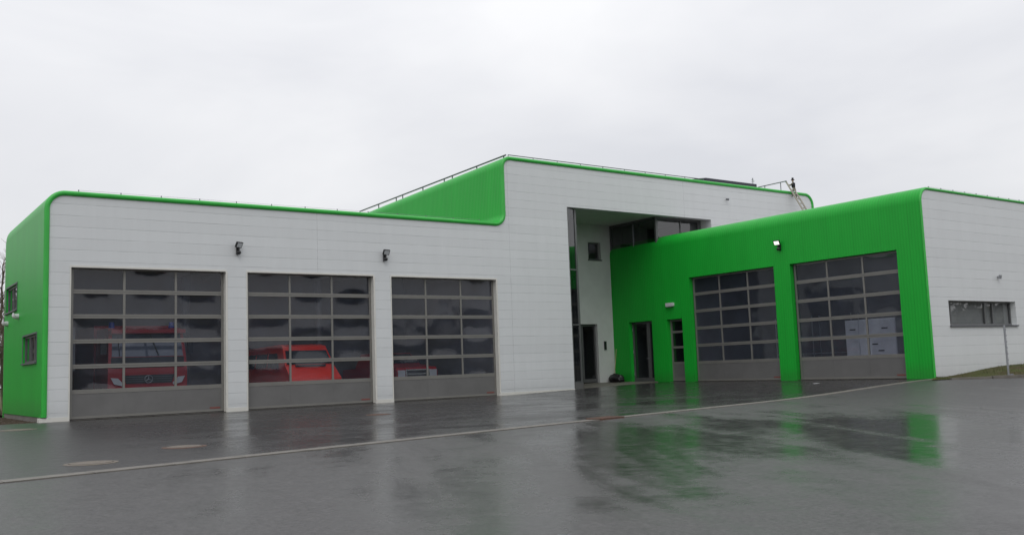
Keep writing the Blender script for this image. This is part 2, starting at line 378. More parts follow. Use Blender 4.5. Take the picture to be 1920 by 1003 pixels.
# gravel strip along the green side wall
bm = BM(); box(bm, (-1.75, .2, -.06), (-.8, 7.9, -.005)); tag(obj('gravel_strip', bm, M_grav), kind='stuff')
bm = BM()
for i in range(700):
    x, y = random.uniform(-1.74, -.82), random.uniform(.22, 7.8); r = random.uniform(.015, .035); bmesh.ops.create_icosphere(bm, subdivisions=1, radius=r, matrix=Matrix.Translation((x, y, 0)) @ Matrix.Diagonal((1, random.uniform(.6, 1), .6, 1)))
tag(obj('gravel_stones', bm, M_grav), kind='stuff')
t = thing('edging_kerb', 'pale concrete edging kerb between the gravel strip and lawn at the left wall', 'kerb', (-1.8, .2, 0))
for i in range(8): 
    bm = BM(); box(bm, (-1.83, .2+i*.97, -.1), (-1.75, .2+i*.97+.96, .02)); obj('edging_stone', bm, M_conc, t, bev=.006)

# gutter strip
g = thing('gutter_strip', 'long pale concrete gutter strip crossing the wet asphalt yard', 'gutter', (-4, -17.7, 0))
bm = BM(); L = (LB-LA).length
k = -14.0
while k < L-.6:
    a, b = k, k+.985
    for q0, q1 in ((0.0, .31),):
        v = []
        for (s_, w_) in ((a, -q1/2), (b, -q1/2), (b, q1/2), (a, q1/2)):
            p = LA+LD*s_+LN*w_; v.append((p.x, p.y, gz(p.x, p.y)+.006+.008*(1 if w_ > 0 else 0.6)))
        cen = LA+LD*(a+b)/2; zc = gz(cen.x, cen.y)
        top = [bm.verts.new(p) for p in v]; bot = [bm.verts.new((p[0], p[1], p[2]-.1)) for p in v]
        bm.faces.new(top); bm.faces.new(bot[::-1])
        for i in range(4): bm.faces.new((top[i], bot[i], bot[(i+1) % 4], top[(i+1) % 4]))
    k += 1.0
obj('gutter_stones', bm, M_concl, g)
def on_line(s, w=0): p = LA+LD*s+LN*w; return p
p = on_line(11.0); t = thing('drain_grate', 'small rusty drain grate set in the gutter strip', 'grate', (p.x, p.y, 0))
bm = BM(); fr = Fr((p.x, p.y, gz(p.x, p.y)+.02), (LD.x, LD.y, 0), (LN.x, LN.y, 0))
for i in range(9): fr.box(bm, -.3+i*.075, -.3+i*.075+.04, -.15, .15, 0, .012)
obj('grate_bars', bm, M_rust, t)
bm = BM(); fr.box(bm, -.36, .36, -.2, -.15, -.02, .014); fr.box(bm, -.36, .36, .15, .2, -.02, .014); fr.box(bm, -.36, -.31, -.149, .149, -.02, .014); fr.box(bm, .31, .36, -.149, .149, -.02, .014); obj('grate_frame', bm, M_rust, t)

def manhole(x, y, r, label, ring=M_iron, lid=M_iron, rust=True):
    z = gz(x, y); t = thing('manhole_cover', label, 'manhole cover', (x, y, z), 'manhole covers in the yard')
    bm = BM(); tube(bm, (x, y, z-.05), (x, y, z+.012), r, n=40); obj('lid', bm, lid, t, bev=.004)
    bm = BM(); n = 40; 
    ra, rb = r+.012, r+.075
    I = [bm.verts.new((x+ra*math.cos(6.2832*i/n), y+ra*math.sin(6.2832*i/n), z+.009)) for i in range(n)]
    O = [bm.verts.new((x+rb*math.cos(6.2832*i/n), y+rb*math.sin(6.2832*i/n), z+.005)) for i in range(n)]
    D = [bm.verts.new((v.co.x, v.co.y, z-.04)) for v in O]
    for i in range(n): bm.faces.new((I[i], I[(i+1) % n], O[(i+1) % n], O[i])); bm.faces.new((O[i], O[(i+1) % n], D[(i+1) % n], D[i]))
    obj('ring', bm, ring, t)
manhole(-2.72, -16.06, .27, 'large pale manhole cover just behind the gutter strip, nearest the camera')
manhole(-.97, -14.32, .27, 'pale manhole cover in a rusty brown ring, in front of the first garage door', M_rust)
manhole(-1.91, -4.0, .36, 'pale manhole cover close to the left corner of the building')
manhole(5.74, -8.14, .25, 'rusty reddish manhole cover in front of the second garage door pillar', M_rust, M_rust)

# ------------------------------------------------------------------ fire station
ST = thing('fire_station', 'long fire station of white horizontal panels and rounded green ribbed metal with five garage doors', 'building', (0, 0, 0))
HW, DH = .72, 4.5
DOORX = (0.0, 5.30, 10.60); DW = 4.61
pathA = fillet([(-.75, .14), (-.75, 6.74), (15.60, 6.74), (15.60, 9.43), (35.38, 9.43), (35.38, 6.4)], (0, .58, .36, .46, .62, 0))
TW = .15
inner = offset(pathA, TW)
A = Fr((0, 0, 0), (1, 0, 0), (0, 1, 0))
out = [(inner[0].x, .12)]+[(p.x, p.y) for p in inner[1:]]+[(27.58, 6.4), (27.58, 7.6), (18.9, 7.6), (18.9, .12)]
for x in reversed(DOORX): out += [(x+DW, .12), (x+DW, DH), (x, DH), (x, .12)]
obj('front_wall', slab(out, [], A, .3), M_panel, ST)
# plinth
for a, b in ((-.80, 0), (4.61, 5.30), (9.91, 10.6), (15.21, 18.9)): bm = BM(); A.box(bm, a, b, -.025, .29, -.1, .119); obj('plinth', bm, M_cream, ST, bev=.004)
SEC = [(TW+.004, .02), (TW, -.03), (TW-.02, -.055), (TW*.5, -.075), (.035, -.062), (.01, -.035), (0, 0)]
tr = sweep(pathA, SEC, 0); obj('edge_trim', tr, M_gtrim, ST, smooth=True)
# skin behind the trim
i_arc = 1
def skin(path, y0, y1, ny=1):
    bm = BM(); rings = [[bm.verts.new((p.x, y0+(y1-y0)*k/ny, p.y)) for k in range(ny+1)] for p in path]
    for i in range(len(path)-1):
        for k in range(ny): bm.faces.new((rings[i][k], rings[i+1][k], rings[i+1][k+1], rings[i][k+1]))
    return bm
isplit = max(i for i, p in enumerate(pathA) if p.x < 12)+1
hall_arc = [p for p in pathA[1:] if p.x < 1]
obj('green_cladding', skin(hall_arc, 0, 7.4), M_green, ST, smooth=True)
bm = BM(); ADDED_SKY = ((1.6, 3.6), (6.8, 10.0), (12.2, 13.7)); xe = hall_arc[-1].x
box(bm, (xe, .012, 6.5), (14.9, 1.1, 6.739)); box(bm, (xe, 3.6, 6.5), (14.9, 7.4, 6.739)); xs = [xe]+[v for a in ADDED_SKY for v in a]+[14.9]
for i in range(0, 8, 2): box(bm, (xs[i], 1.1, 6.5), (xs[i+1], 3.6, 6.739))
obj('hall_roof', bm, M_roof, ST)
for a, b in ADDED_SKY:  # roof openings added to let daylight onto the vehicles
    sk = bpy.data.objects.new('added_skylight', None); COL.objects.link(sk); sk.parent = ST
    bm = BM(); box(bm, (a-.08, 1.02, 6.74), (a, 3.68, 6.86)); box(bm, (b, 1.02, 6.74), (b+.08, 3.68, 6.86)); box(bm, (a, 1.02, 6.74), (b, 1.1, 6.86)); box(bm, (a, 3.6, 6.74), (b, 3.68, 6.86)); obj('frame', bm, M_white, sk)
    bm = BM(); bm.faces.new([bm.verts.new(p) for p in ((a, 1.1, 6.84), (b, 1.1, 6.84), (b, 3.6, 6.84), (a, 3.6, 6.84))]); obj('pane', bm, M_clear, sk)
tower_p = [Vector((14.9, 6.74))]+[p for p in pathA if p.x > 14.95]
bm = skin(tower_p, 0, 15.6, 4)
for v in bm.verts:
    if v.co.z > 7.5: v.co.z -= .030*v.co.y          # the high roof falls gently to the rear
obj('green_cladding', bm, M_green, ST, smooth=True)
Lf = Fr((-.75, 0, 0), (0, 1, 0), (1, 0, 0))
LWIN = ((4.72, 7.08, 3.57, 4.42), (.85, 3.32, 1.75, 2.58))
zt = pathA[1].y
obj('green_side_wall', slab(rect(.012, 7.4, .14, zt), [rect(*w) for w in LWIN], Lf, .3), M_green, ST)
bm = BM(); box(bm, (-.72, .3, -.1), (-.5, 7.38, .139)); obj('plinth', bm, M_conc, ST)
bm = BM(); box(bm, (15.62, 7.6, -.1), (15.9, 15.6, 6.6)); box(bm, (15.9, 15.4, -.1), (35.3, 15.6, 8.85)); box(bm, (35.1, .3, -.1), (35.36, 15.39, 8.4))
box(bm, (12.9, 7.61, -.1), (15.61, 7.8, 6.7)); obj('rear_wall', bm, M_render, ST)
Rr = Fr((0, 7.4, 0), (1, 0, 0), (0, 1, 0)); obj('rear_wall', slab([(-.745, -.1), (-.745, 6.1), (-.6, 6.4), (-.3, 6.65), (0, 6.72), (14.9, 6.72), (14.9, -.1)], [], Rr, .15), M_gtrim, ST)
# hall interior
bm = BM()
for a, b in (((-.40, .31, -.05), (-.36, 7.3, 6.3)), ((15.2, .31, -.05), (15.24, 7.3, 6.3)), ((-.4, 7.3, -.05), (15.24, 7.36, 6.3)), ((-.44, 3.62, 6.3), (15.4, 7.39, 6.36)), ((-.44, .3, 6.3), (15.4, 1.08, 6.36)), ((-.44, 1.081, 6.3), (1.58, 3.619, 6.36)), ((3.62, 1.081, 6.3), (6.78, 3.619, 6.36)), ((10.02, 1.081, 6.3), (12.18, 3.619, 6.36)), ((13.72, 1.081, 6.3), (15.4, 3.619, 6.36))): box(bm, a, b)
obj('interior_lining', bm, M_liner, ST)
bm = BM(); box(bm, (-.36, .02, -.1), (15.2, 7.3, .012)); obj('hall_floor', bm, M_floor_in, ST)
bm = BM()
for k in range(3): box(bm, (-.3, .7+k*3.1, 5.7), (15.1, .9+k*3.1, 6.28))
for x in (4.95, 10.25): tube(bm, (x, 5.5, 0), (x, 5.5, 5.7), .14)
for x in DOORX:
    for s in (.15, DW-.2): box(bm, (x+s, .7, 4.75), (x+s+.06, 5.2, 4.83))
obj('roof_beam', bm, M_steeld, ST)

def garage_door(fr, w, h, label, z0=0, seed=0, opening=True):
    """leaf of five glazed rows over a solid row; fr.o at the far left bottom corner of the opening"""
    rnd = random.Random(seed)
    t = bpy.data.objects.new('garage_door', None); COL.objects.link(t); t.parent = ST; t['label'] = label
    d = .2; rows = 6; rh = h/rows*.985; pb = h-5*rh
    bm = BM()
    st = .075
    fr.box(bm, .03, .03+st, d, d+.05, z0+.03, z0+h-.01); fr.box(bm, w-.03-st, w-.03, d, d+.05, z0+.03, z0+h-.01)
    us = [.03+st, w/3, 2*w/3, w-.03-st]
    for k in range(1, 7):
        zc = pb+(k-1)*rh
        if k == 6: fr.box(bm, .03+st+.001, w-.031-st, d-.002, d+.05, z0+h-.075, z0+h-.011)
        else: fr.box(bm, .03+st+.001, w-.031-st, d-.004, d+.05, z0+zc-.055, z0+zc+.07)
    for u in us[1:3]:
        for k in range(5): fr.box(bm, u-.035, u+.035, d+.001, d+.045, z0+pb+k*rh+.0705, z0+(pb+(k+1)*rh-.0555 if k < 4 else h-.0755))
    obj('frame', bm, M_alu, t, bev=.003)
    bm = BM()
    for k in range(1, 5): fr.box(bm, .03+st+.002, w-.032-st, d-.0055, d-.0045, z0+pb+k*rh+.004, z0+pb+k*rh+.012)
    fr.box(bm, 0.0, .029, d+.01, d+.06, z0, z0+h); fr.box(bm, w-.029, w, d+.01, d+.06, z0, z0+h); fr.box(bm, .03, w-.03, d+.005, d+.05, z0+.0, z0+.029)
    obj('rubber_seal', bm, M_seal, t)
    bm = BM()
    zt = pb-.056
    fr.box(bm, .031+st, w-.031-st, d+.006, d+.04, z0+.03, z0+zt)
    for u in us[1:3]: fr.box(bm, u-.006, u+.006, d+.003, d+.0058, z0+.12, z0+zt-.02)
    obj('bottom_panel', bm, M_alud, t)
    bm = BM(); fr.box(bm, .031+st, w-.031-st, d+.001, d+.0055, z0+.03, z0+.10); obj('bottom_rail', bm, M_alu, t)
    bm = BM(); fr.box(bm, w-.48, w-.15, d-.004, d-.0002, z0+.115, z0+.165); obj('maker_plate', bm, M_redlogo, t)
    bm = BM(); n = 12
    for k in range(5):
        za, zb = z0+pb+k*rh+.065, z0+(pb+(k+1)*rh-.05 if k < 4 else h-.07)
        for c in range(3):
            ua, ub = us[c]+(.03 if c else -.005), us[c+1]-(.03 if c < 2 else -.005)
            amp = rnd.choice((-1, -1, -1, 1))*rnd.choice((.001, .003, .006, .009, .012)); sk = rnd.uniform(-.25, .25)
            G = [[bm.verts.new(fr.p(ua+(ub-ua)*i/n, d+.022-amp*(1-(2*i/n-1)**2)*(1-(2*j/n-1)**2)*(1+sk*(2*i/n-1)), za+(zb-za)*j/n)) for i in range(n+1)] for j in range(n+1)]
            for j in range(n):
                for i in range(n): bm.faces.new((G[j][i], G[j][i+1], G[j+1][i+1], G[j+1][i]))
    obj('glazing', bm, M_pane, t, smooth=True, fix=False)
    return t
names = ('leftmost garage door, a red truck behind its glass', 'second garage door from the left, a bright red van behind it', 'third garage door from the left, chrome grille behind it')
for i, x in enumerate(DOORX):
    garage_door(Fr((x, 0, 0), (1, 0, 0), (0, 1, 0)), DW, DH, names[i], .01, 10+i)
    # cream edge profile round the opening
    bm = BM(); e = .03
    A.box(bm, x-.0, x+DW, -.02, .195, DH-.028, DH+.03); A.box(bm, x+DW-.028, x+DW+.035, -.02, .195, .12, DH-.029); A.box(bm, x-.035, x+.0, -.018, .01, .12, DH+.03)
    A.box(bm, x+DW-.028, x+DW+.0, .0, .195, -.02, .119)
    obj('door_surround', bm, M_cream, ST, bev=.003)
bm = BM()
for x in DOORX: A.box(bm, x+.01, x+DW-.03, .02, .19, -.02, .016)
obj('door_threshold', bm, M_conc, ST)
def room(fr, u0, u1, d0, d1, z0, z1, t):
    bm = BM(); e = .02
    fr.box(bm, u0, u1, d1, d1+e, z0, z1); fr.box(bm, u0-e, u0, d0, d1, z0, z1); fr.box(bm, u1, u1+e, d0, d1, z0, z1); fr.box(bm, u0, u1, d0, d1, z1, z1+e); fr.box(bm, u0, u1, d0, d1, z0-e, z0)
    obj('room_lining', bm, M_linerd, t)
def window(fr, u0, u1, z0, z1, mull, d=.14, label=None, sill=True, gl=None, fw=.06, reveal=None, blind=None):
    t = bpy.data.objects.new('window', None); COL.objects.link(t); t.parent = ST
    if label: t['label'] = label
    bm = BM(); 
    fr.box(bm, u0, u0+fw, d, d+.07, z0, z1); fr.box(bm, u1-fw, u1, d, d+.07, z0, z1); fr.box(bm, u0+fw, u1-fw, d, d+.07, z0, z0+fw); fr.box(bm, u0+fw, u1-fw, d, d+.07, z1-fw, z1)
    for mu in mull: fr.box(bm, mu-fw*.6, mu+fw*.6, d+.002, d+.068, z0+fw, z1-fw)
    obj('frame', bm, M_anth, t, bev=.003)
    bm = BM(); fr.quad(bm, u0+fw-.01, u1-fw+.01, d+.035, z0+fw-.01, z1-fw+.01); obj('pane', bm, gl or M_glass, t)
    if sill:
        bm = BM(); fr.box(bm, u0-.03, u1+.03, -.06, d-.001, z0-.05, z0-.001); obj('sill', bm, M_steeld, t, bev=.004)
    if reveal:
        bm = BM(); fr.box(bm, u0-.05, u0-.001, -.02, d+.06, z0-.05, z1+.05); fr.box(bm, u1+.001, u1+.05, -.02, d+.06, z0-.05, z1+.05); fr.box(bm, u0, u1, -.02, d+.06, z1+.001, z1+.05)
        obj('surround', bm, reveal, t)
    if blind:
        bm = BM(); zz = z0
        while zz < z1: fr.box(bm, u0+.02, u1-.02, d+.10, d+.105, zz, zz+.045); zz += .05
        obj('blind', bm, blind, t)
    room(fr, u0-.15, u1+.15, d+.18, 1.0, z0-.3, z1+.15, t)
    return t
window(Lf, *LWIN[0], [5.9], d=.05, label='upper window in the green side wall', reveal=M_steeld, blind=M_blind)
window(Lf, *LWIN[1], [1.6, 2.3], d=.05, label='lower window in the green side wall', reveal=M_steeld, blind=M_blind)

# ---- green wing
XG, ZB = 24.55, .17
pathG = fillet([(XG, ZB), (XG, 6.76), (44.0, 6.76)], (0, .52, 0))
YF = -12.18; TWG = .10
SECG = [(TWG+.004, .02), (TWG, -.02), (TWG-.015, -.035), (TWG*.5, -.05), (.025, -.042), (.008, -.025), (0, 0)]
G = Fr((XG, 3.8, 0), (0, -1, 0), (1, 0, 0))
gu = lambda y: 3.8-y
GD = ((gu(-1.26), gu(-5.83)), (gu(-6.61), gu(-11.18)))
holes = [[(a, ZB), (b, ZB), (b, ZB+DH), (a, ZB+DH)] for a, b in GD]
ED = (gu(2.70), gu(1.17), 2.95); ND = (gu(.21), gu(-.72), 2.93)
segs = [(0, ZB)]
for a, b, h in sorted([(ED[0], ED[1], ED[2]), (ND[0], ND[1], ND[2]), (GD[0][0], GD[0][1], ZB+DH), (GD[1][0], GD[1][1], ZB+DH)]):
    segs += [(a, ZB), (a, h), (b, h), (b, ZB)]
segs += [(gu(YF)-.012, ZB), (gu(YF)-.012, pathG[1].y), (0, pathG[1].y)]
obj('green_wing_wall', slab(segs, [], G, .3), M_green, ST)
bm = BM()
cuts = [0, ED[0], ED[1], ND[0], ND[1], GD[0][0], GD[0][1], GD[1][0], GD[1][1], gu(YF)-.012]
bm.free()
for i in range(0, 10, 2): bm = BM(); G.box(bm, cuts[i], cuts[i+1], .02, .28, -.1, ZB-.001); obj('plinth', bm, M_gtrim, ST)
arc = [p for p in pathG[1:] if p.x < XG+.53]
obj('green_cladding', skin(arc, YF, 3.79), M_green, ST, smooth=True)
bm = BM(); box(bm, (XG+.52, YF+.01, 6.5), (44, YF+.3, 6.756)); box(bm, (XG+.52, YF+.301, 6.5), (26.4, -.01, 6.754)); box(bm, (26.4, YF+.301, 6.5), (29.2, -10.6, 6.754)); box(bm, (26.4, -6.4, 6.5), (29.2, -.01, 6.754)); box(bm, (29.2, YF+.301, 6.5), (44, -.01, 6.754)); box(bm, (XG+.52, -.009, 6.5), (27.5, .62, 6.758)); box(bm, (XG+.52, .621, 6.0), (27.5, 3.79, 6.4)); obj('flat_roof', bm, M_roof, ST)  # roof left open above the cabinet, a gap added to light it
obj('edge_trim', sweep(pathG, SECG, YF), M_gtrim, ST, smooth=True)
C = Fr((0, YF-.0, 0), (1, 0, 0), (0, 1, 0))
innG = offset(pathG, TWG)
CW = (25.85, 30.5, 1.96, 2.83)
outC = [(innG[0].x, -.1)]+[(p.x, p.y) for p in innG[1:-1]]+[(44, innG[-1].y), (44, -.1)]
obj('white_wing_wall', slab(outC, [rect(*CW)], C, .3), M_panelC, ST)
window(C, *CW, [26.3, 28.65, 29.2], d=.2, label='long strip window in the white wall at the right', blind=M_blind)
bm = BM(); box(bm, (43.7, YF+.31, -.1), (44, -.1, 6.49)); obj('rear_wall', bm, M_render, ST)
# wing interior
bm = BM()
for a, b in (((31.0, YF+.4, -.05), (31.05, 3.5, 6.2)), ((XG+.31, 3.45, -.05), (31, 3.5, 6.2)), ((XG+.31, YF+.31, -.05), (31, YF+.36, 1.6)), ((XG+.31, YF+.31, 3.3), (31, YF+.36, 6.2)), ((XG+.31, YF+.31, 6.2), (26.4, 3.5, 6.25)), ((29.2, YF+.31, 6.2), (31.05, 3.5, 6.25)), ((26.4, YF+.31, 6.2), (29.2, -10.6, 6.25)), ((26.4, -6.4, 6.2), (29.2, 3.5, 6.25)), ((XG+.31, -.9, -.05), (31, -.85, 6.2))): box(bm, a, b)
obj('interior_lining', bm, M_liner, ST)
bm = BM(); box(bm, (XG+.02, YF+.3, -.1), (31.05, 3.5, ZB+.012)); obj('hall_floor', bm, M_floor_in, ST)
gn = ('left garage door in the green wall', 'right garage door in the green wall, white cabinet behind it')
for i, (a, b) in enumerate(GD):
    garage_door(Fr((XG, 3.8-a, 0), (0, -1, 0), (1, 0, 0)), b-a, DH, gn[i], ZB, 30+i)
bm = BM()
for a, b in GD: G.box(bm, a+.01, b-.01, .02, .19, .1, ZB+.014)
obj('door_threshold', bm, M_conc, ST)
# entrance door with sidelight in the green wall
def glazed_door(fr, u0, u1, z0, z1, splits_u, rails, label, d=.2, panel_rows=(), handle=None):
    t = bpy.data.objects.new('door', None); COL.objects.link(t); t.parent = ST; t['label'] = label
    bm = BM(); fw = .09
    fr.box(bm, u0, u0+fw, d, d+.07, z0, z1); fr.box(bm, u1-fw, u1, d, d+.07, z0, z1); fr.box(bm, u0+fw, u1-fw, d, d+.07, z1-fw, z1); fr.box(bm, u0+fw, u1-fw, d, d+.07, z0, z0+.16)
    for u, hw in splits_u: fr.box(bm, u-hw, u+hw, d-.01, d+.075, z0+.16, z1-fw)
    us = [u0+fw]+[u for u, hw in splits_u]+[u1-fw]
    for z in rails: fr.box(bm, u0+fw, u1-fw, d+.003, d+.066, z-.05, z+.05)
    obj('frame', bm, M_anth if not panel_rows else M_alu, t, bev=.004)
    bm = BM(); fr.quad(bm, u0+fw-.01, u1-fw+.01, d+.035, z0+.15, z1-fw+.01); obj('pane', bm, M_glasst, t)
    for a, b in panel_rows: bm = BM(); fr.box(bm, u0+fw, u1-fw, d+.01, d+.06, a, b); obj('panel', bm, M_alud, t)
    if handle:
        bm = BM(); u, z = handle; a = fr.p(u, d, z); b = fr.p(u, d-.06, z); c = fr.p(u-.14, d-.06, z); tube(bm, a, b, .011); tube(bm, b, c, .011); obj('handle', bm, M_steel, t)
        for z in (z0+.35, (z0+z1)/2, z1-.35): bm = BM(); tube(bm, fr.p(u0+.04, d-.015, z-.07), fr.p(u0+.04, d-.015, z+.07), .014); obj('hinge', bm, M_steel, t)
    room(fr, u0+.01, u1-.01, d+.16, 1.4, z0, z1, t)
glazed_door(G, ED[0], ED[1], ZB+.04, ED[2], [(ED[0]+1.07, .09)], [], 'glazed entrance door with narrow sidelight in the green wall', handle=(ED[0]+1.05, 1.25))
glazed_door(G, ND[0], ND[1], ZB+.04, ND[2], [], [ZB+.83, ZB+1.52, ZB+2.2], 'narrow grey side door of stacked panes in the green wall', panel_rows=[(ZB+.2, ZB+.78)])

# ---- recess: slanted glass wall, back wall, soffit, glass box above
YB = 3.8
S15 = Fr((18.92, .02, 0), (.966, .259, 0), (-.259, .966, 0)); SL = .62
e1 = S15.p(SL, 0, 0); e2 = Vector((22.15, YB, 0)); SB = Fr(e1, (e2-e1), Vector((-(e2-e1).y, (e2-e1).x, 0))); SBL = (e2-e1).length
t = bpy.data.objects.new('glass_screen', None); COL.objects.link(t); t.parent = ST; t['label'] = 'full-height glass screen beside the entrance'
bm = BM()
S15.box(bm, 0, .05, 0, .08, .35, 7.66); S15.box(bm, SL-.11, SL, 0, .1, .35, 7.66); S15.box(bm, .05, SL-.11, 0, .08, 7.56, 7.66)
for z in (5.0, 2.72): S15.box(bm, .05, SL-.11, -.01, .08, z-.03, z+.03)
S15.box(bm, .05, SL-.11, 0, .08, .35, .41)
SB.box(bm, .02, .1, .0, .1, .3, 7.66); SB.box(bm, SBL-.1, SBL, 0, .1, .3, 7.66); SB.box(bm, SBL/2-.04, SBL/2+.04, 0, .1, .3, 7.66)
for z in (7.6, 5.0, 2.72): SB.box(bm, .1, SBL-.1, -.005, .09, z-.03, z+.03)
obj('frame', bm, M_anth, t, bev=.004)
bm = BM(); S15.quad(bm, .04, SL-.1, .03, .4, 7.58); obj('pane', bm, M_glasst, t)
bm = BM(); SB.quad(bm, .09, SBL-.09, .03, .3, 7.66); obj('pane', bm, M_glasst, t)
bm = BM(); S15.box(bm, 0, SL, -.01, .1, -.1, .349); SB.box(bm, .0, SBL, -.01, .1, -.1, .299); obj('base_panel', bm, M_alud, t)
bm = BM(); box(bm, (18.95, 4.2, 0), (22.4, 4.25, 7.7)); box(bm, (18.6, .35, 0), (18.65, 4.2, 7.7)); obj('room_lining', bm, M_linerd, t)
B = Fr((0, YB, 0), (1, 0, 0), (0, 1, 0))
BW = (23.2, 23.98, 6.0, 6.83); BD = (22.66, 23.56, .24, 2.95)
obj('recess_back_wall', slab([(22.1, 2.95), (23.56, 2.95), (23.56, .1), (24.62, .1), (24.62, 7.70), (22.1, 7.70)], [rect(*BW)], B, .25), M_render, ST)
window(B, *BW, [], d=.16, label='small square window high in the recess back wall', fw=.07)
glazed_door(B, BD[0]+.02, BD[1]-.005, BD[2], BD[3], [], [], 'glass entrance door beside the slanted glass wall', d=.14)
bm = BM(); box(bm, (18.6, .3, 7.66), (27.6, YB+.3, 7.8)); obj('soffit', bm, M_soffit, ST)
bm = BM(); box(bm, (27.581, .3, 6.4), (27.8, 1.2, 7.66)); obj('opening_jamb', bm, M_render, ST)
# intercom
t = thing('intercom', 'black intercom panel on the white back wall beside the entrance', 'intercom', (23.98, YB, 1.75))
bm = BM(); box(bm, (23.92, YB-.045, 1.74), (24.05, YB-.001, 2.14)); obj('housing', bm, M_black, t, bev=.008)
bm = BM(); box(bm, (23.945, YB-.05, 2.0), (24.025, YB-.0455, 2.1)); obj('screen', bm, M_cglass, t)
# glass box
t = bpy.data.objects.new('glass_bay', None); COL.objects.link(t); t.parent = ST; t['label'] = 'dark glazed upper bay above the green wing'
GL = Fr((24.6, YB, 0), (0, -1, 0), (1, 0, 0)); GFr = Fr((24.6, .65, 0), (1, 0, 0), (0, 1, 0)); gl, gf = YB-.65, 27.58-24.6
bm = BM()
GL.box(bm, 0, gl, 0, .08, 7.55, 7.655); GL.box(bm, 0, .08, 0, .08, 6.0, 7.549); GL.box(bm, gl-.1, gl, 0, .1, 6.0, 7.549)
GFr.box(bm, .1, gf, 0, .08, 7.55, 7.655); GFr.box(bm, gf-.22, gf-.001, .001, .08, 6.4, 7.549); GFr.box(bm, 1.58, 1.63, .001, .08, 6.4, 7.549); GFr.box(bm, .1, .13, 0, .08, 6.4, 7.549)
obj('frame', bm, M_anth, t, bev=.003)
bm = BM(); GL.box(bm, 1.6, 1.63, -.004, .08, 6.0, 7.549); obj('mullion', bm, M_steel, t)
bm = BM(); GL.quad(bm, .07, gl-.09, .03, 6.0, 7.56); obj('pane', bm, M_glasst, t)
bm = BM(); GFr.quad(bm, .12, gf-.21, .03, 6.4, 7.56); obj('pane', bm, M_glasst, t)
bm = BM(); box(bm, (24.75, YB-.05, 5.9), (27.5, YB-.01, 7.65)); box(bm, (27.5, .76, 6.41), (27.56, YB, 7.65)); box(bm, (25.4, 2.6, 6.41), (25.45, YB-.06, 7.65)); obj('room_lining', bm, M_linerd, t)
# entrance slab
bm = BM()
pts = [(18.92, -.02), (24.54, .95), (24.54, 3.79), (22.1, 3.79)]
topv = [bm.verts.new((x, y, .075 if i == 0 else .215)) for i, (x, y) in enumerate(pts)]; botv = [bm.verts.new((x, y, -.1)) for x, y in pts]
bm.faces.new(topv); bm.faces.new(botv[::-1])
for i in range(4): bm.faces.new((topv[i], botv[i], botv[(i+1) % 4], topv[(i+1) % 4]))
sl = obj('entrance_slab', bm, M_concl); tag(sl, kind='structure')

# ---- roof furniture
def rail(name, label, pts, zt, zb, posts, r=.036, lower=None, cat='railing', zt2=None):
    zt2 = zt if zt2 is None else zt2
    """pts: two end points (x,y)"""
    a, b = Vector(pts[0]), Vector(pts[1]); t = thing(name, label, cat, (a.x, a.y, zb), 'roof railings')
    bm = BM(); tube(bm, (a.x, a.y, zt), (b.x, b.y, zt2), r); obj('top_rail', bm, M_steeld, t)
    if lower: bm = BM(); tube(bm, (a.x, a.y, lower), (b.x, b.y, lower), r*.7); obj('mid_rail', bm, M_steeld, t)
    for s in posts:
        p = a+(b-a)*s; bm = BM(); tube(bm, (p.x, p.y, 8.7), (p.x, p.y, zt+(zt2-zt)*s), r*.8); obj('post', bm, M_steeld, t)
rail('roof_railing', 'grey steel railing climbing along the left edge of the high roof', ((17.1, 1.7), (17.1, 15.3)), 9.95, 9.2, [(y-1.7)/13.6 for y in (1.85, 3.91, 5.94, 6.64, 8.6, 10.59, 11.25, 13.14)], zt2=9.69)
rail('roof_railing', 'thin grey railing along the front edge of the high roof', ((17.15, 1.6), (29.0, 1.6)), 9.94, 9.2, [i/9 for i in range(10)], r=.02, lower=9.75)
rail('roof_railing', 'short grey railing beside the ladder at the right end of the high roof', ((33.3, -.02), (33.3, 1.8)), 9.93, 9.2, [.2, .75], r=.025)
bm = BM(); box(bm, (16, .4, 8.55), (35.0, 15.3, 8.75)); obj('flat_roof', bm, M_roof, ST)
bm = BM(); 
t = thing('solar_panel', 'long dark solar panel row on the edge of the high roof', 'solar panel', (31, 1.7, 9.2))
bm = BM(); f2 = Fr((29.2, 1.62, 9.79), (1, 0, 0), (0, 1, .12)); f2.box(bm, 0, 3.8, 0, 1.6, 0, .25); obj('panel', bm, M_solar, t)
for x in (29.4, 31, 32.8): bm = BM(); tube(bm, (x, 1.7, 8.7), (x, 1.7, 9.79), .025); obj('support', bm, M_steel, t)
t = thing('roof_antenna', 'small thin antenna mast on the high roof', 'antenna', (33, 1.9, 9.2))
bm = BM(); tube(bm, (33.05, 1.9, 8.7), (33.05, 1.9, 10.3), .018); obj('mast', bm, M_steel, t)
bm = BM(); tube(bm, (32.93, 1.9, 10.3), (33.17, 1.9, 10.3), .012); tube(bm, (33.05, 1.8, 10.22), (33.05, 2.0, 10.22), .012); tube(bm, (33.05, 1.9, 10.3), (33.05, 1.9, 10.42), .03); obj('head', bm, M_steel, t)
def safety(label, x0, x1, y, z, n):
    t = thing('safety_cable', label, 'cable', (x0, y, z), 'roof safety cables')
    bm = BM(); tube(bm, (x0, y, z+.06), (x1, y, z+.06), .004, n=6); obj('cable', bm, M_steel, t)
    for i in range(n+1):
        x = x0+(x1-x0)*i/n; bm = BM(); tube(bm, (x, y, z-.02), (x, y, z+.075), .016, n=6); obj('post', bm, M_steeld, t)
safety('thin white safety cable on small posts above the left hall roof edge', .2, 14.6, .12, 6.74, 12)
safety('thin safety cable on small posts above the right wing roof edge', 25.4, 43, YF+.12, 6.76, 22)

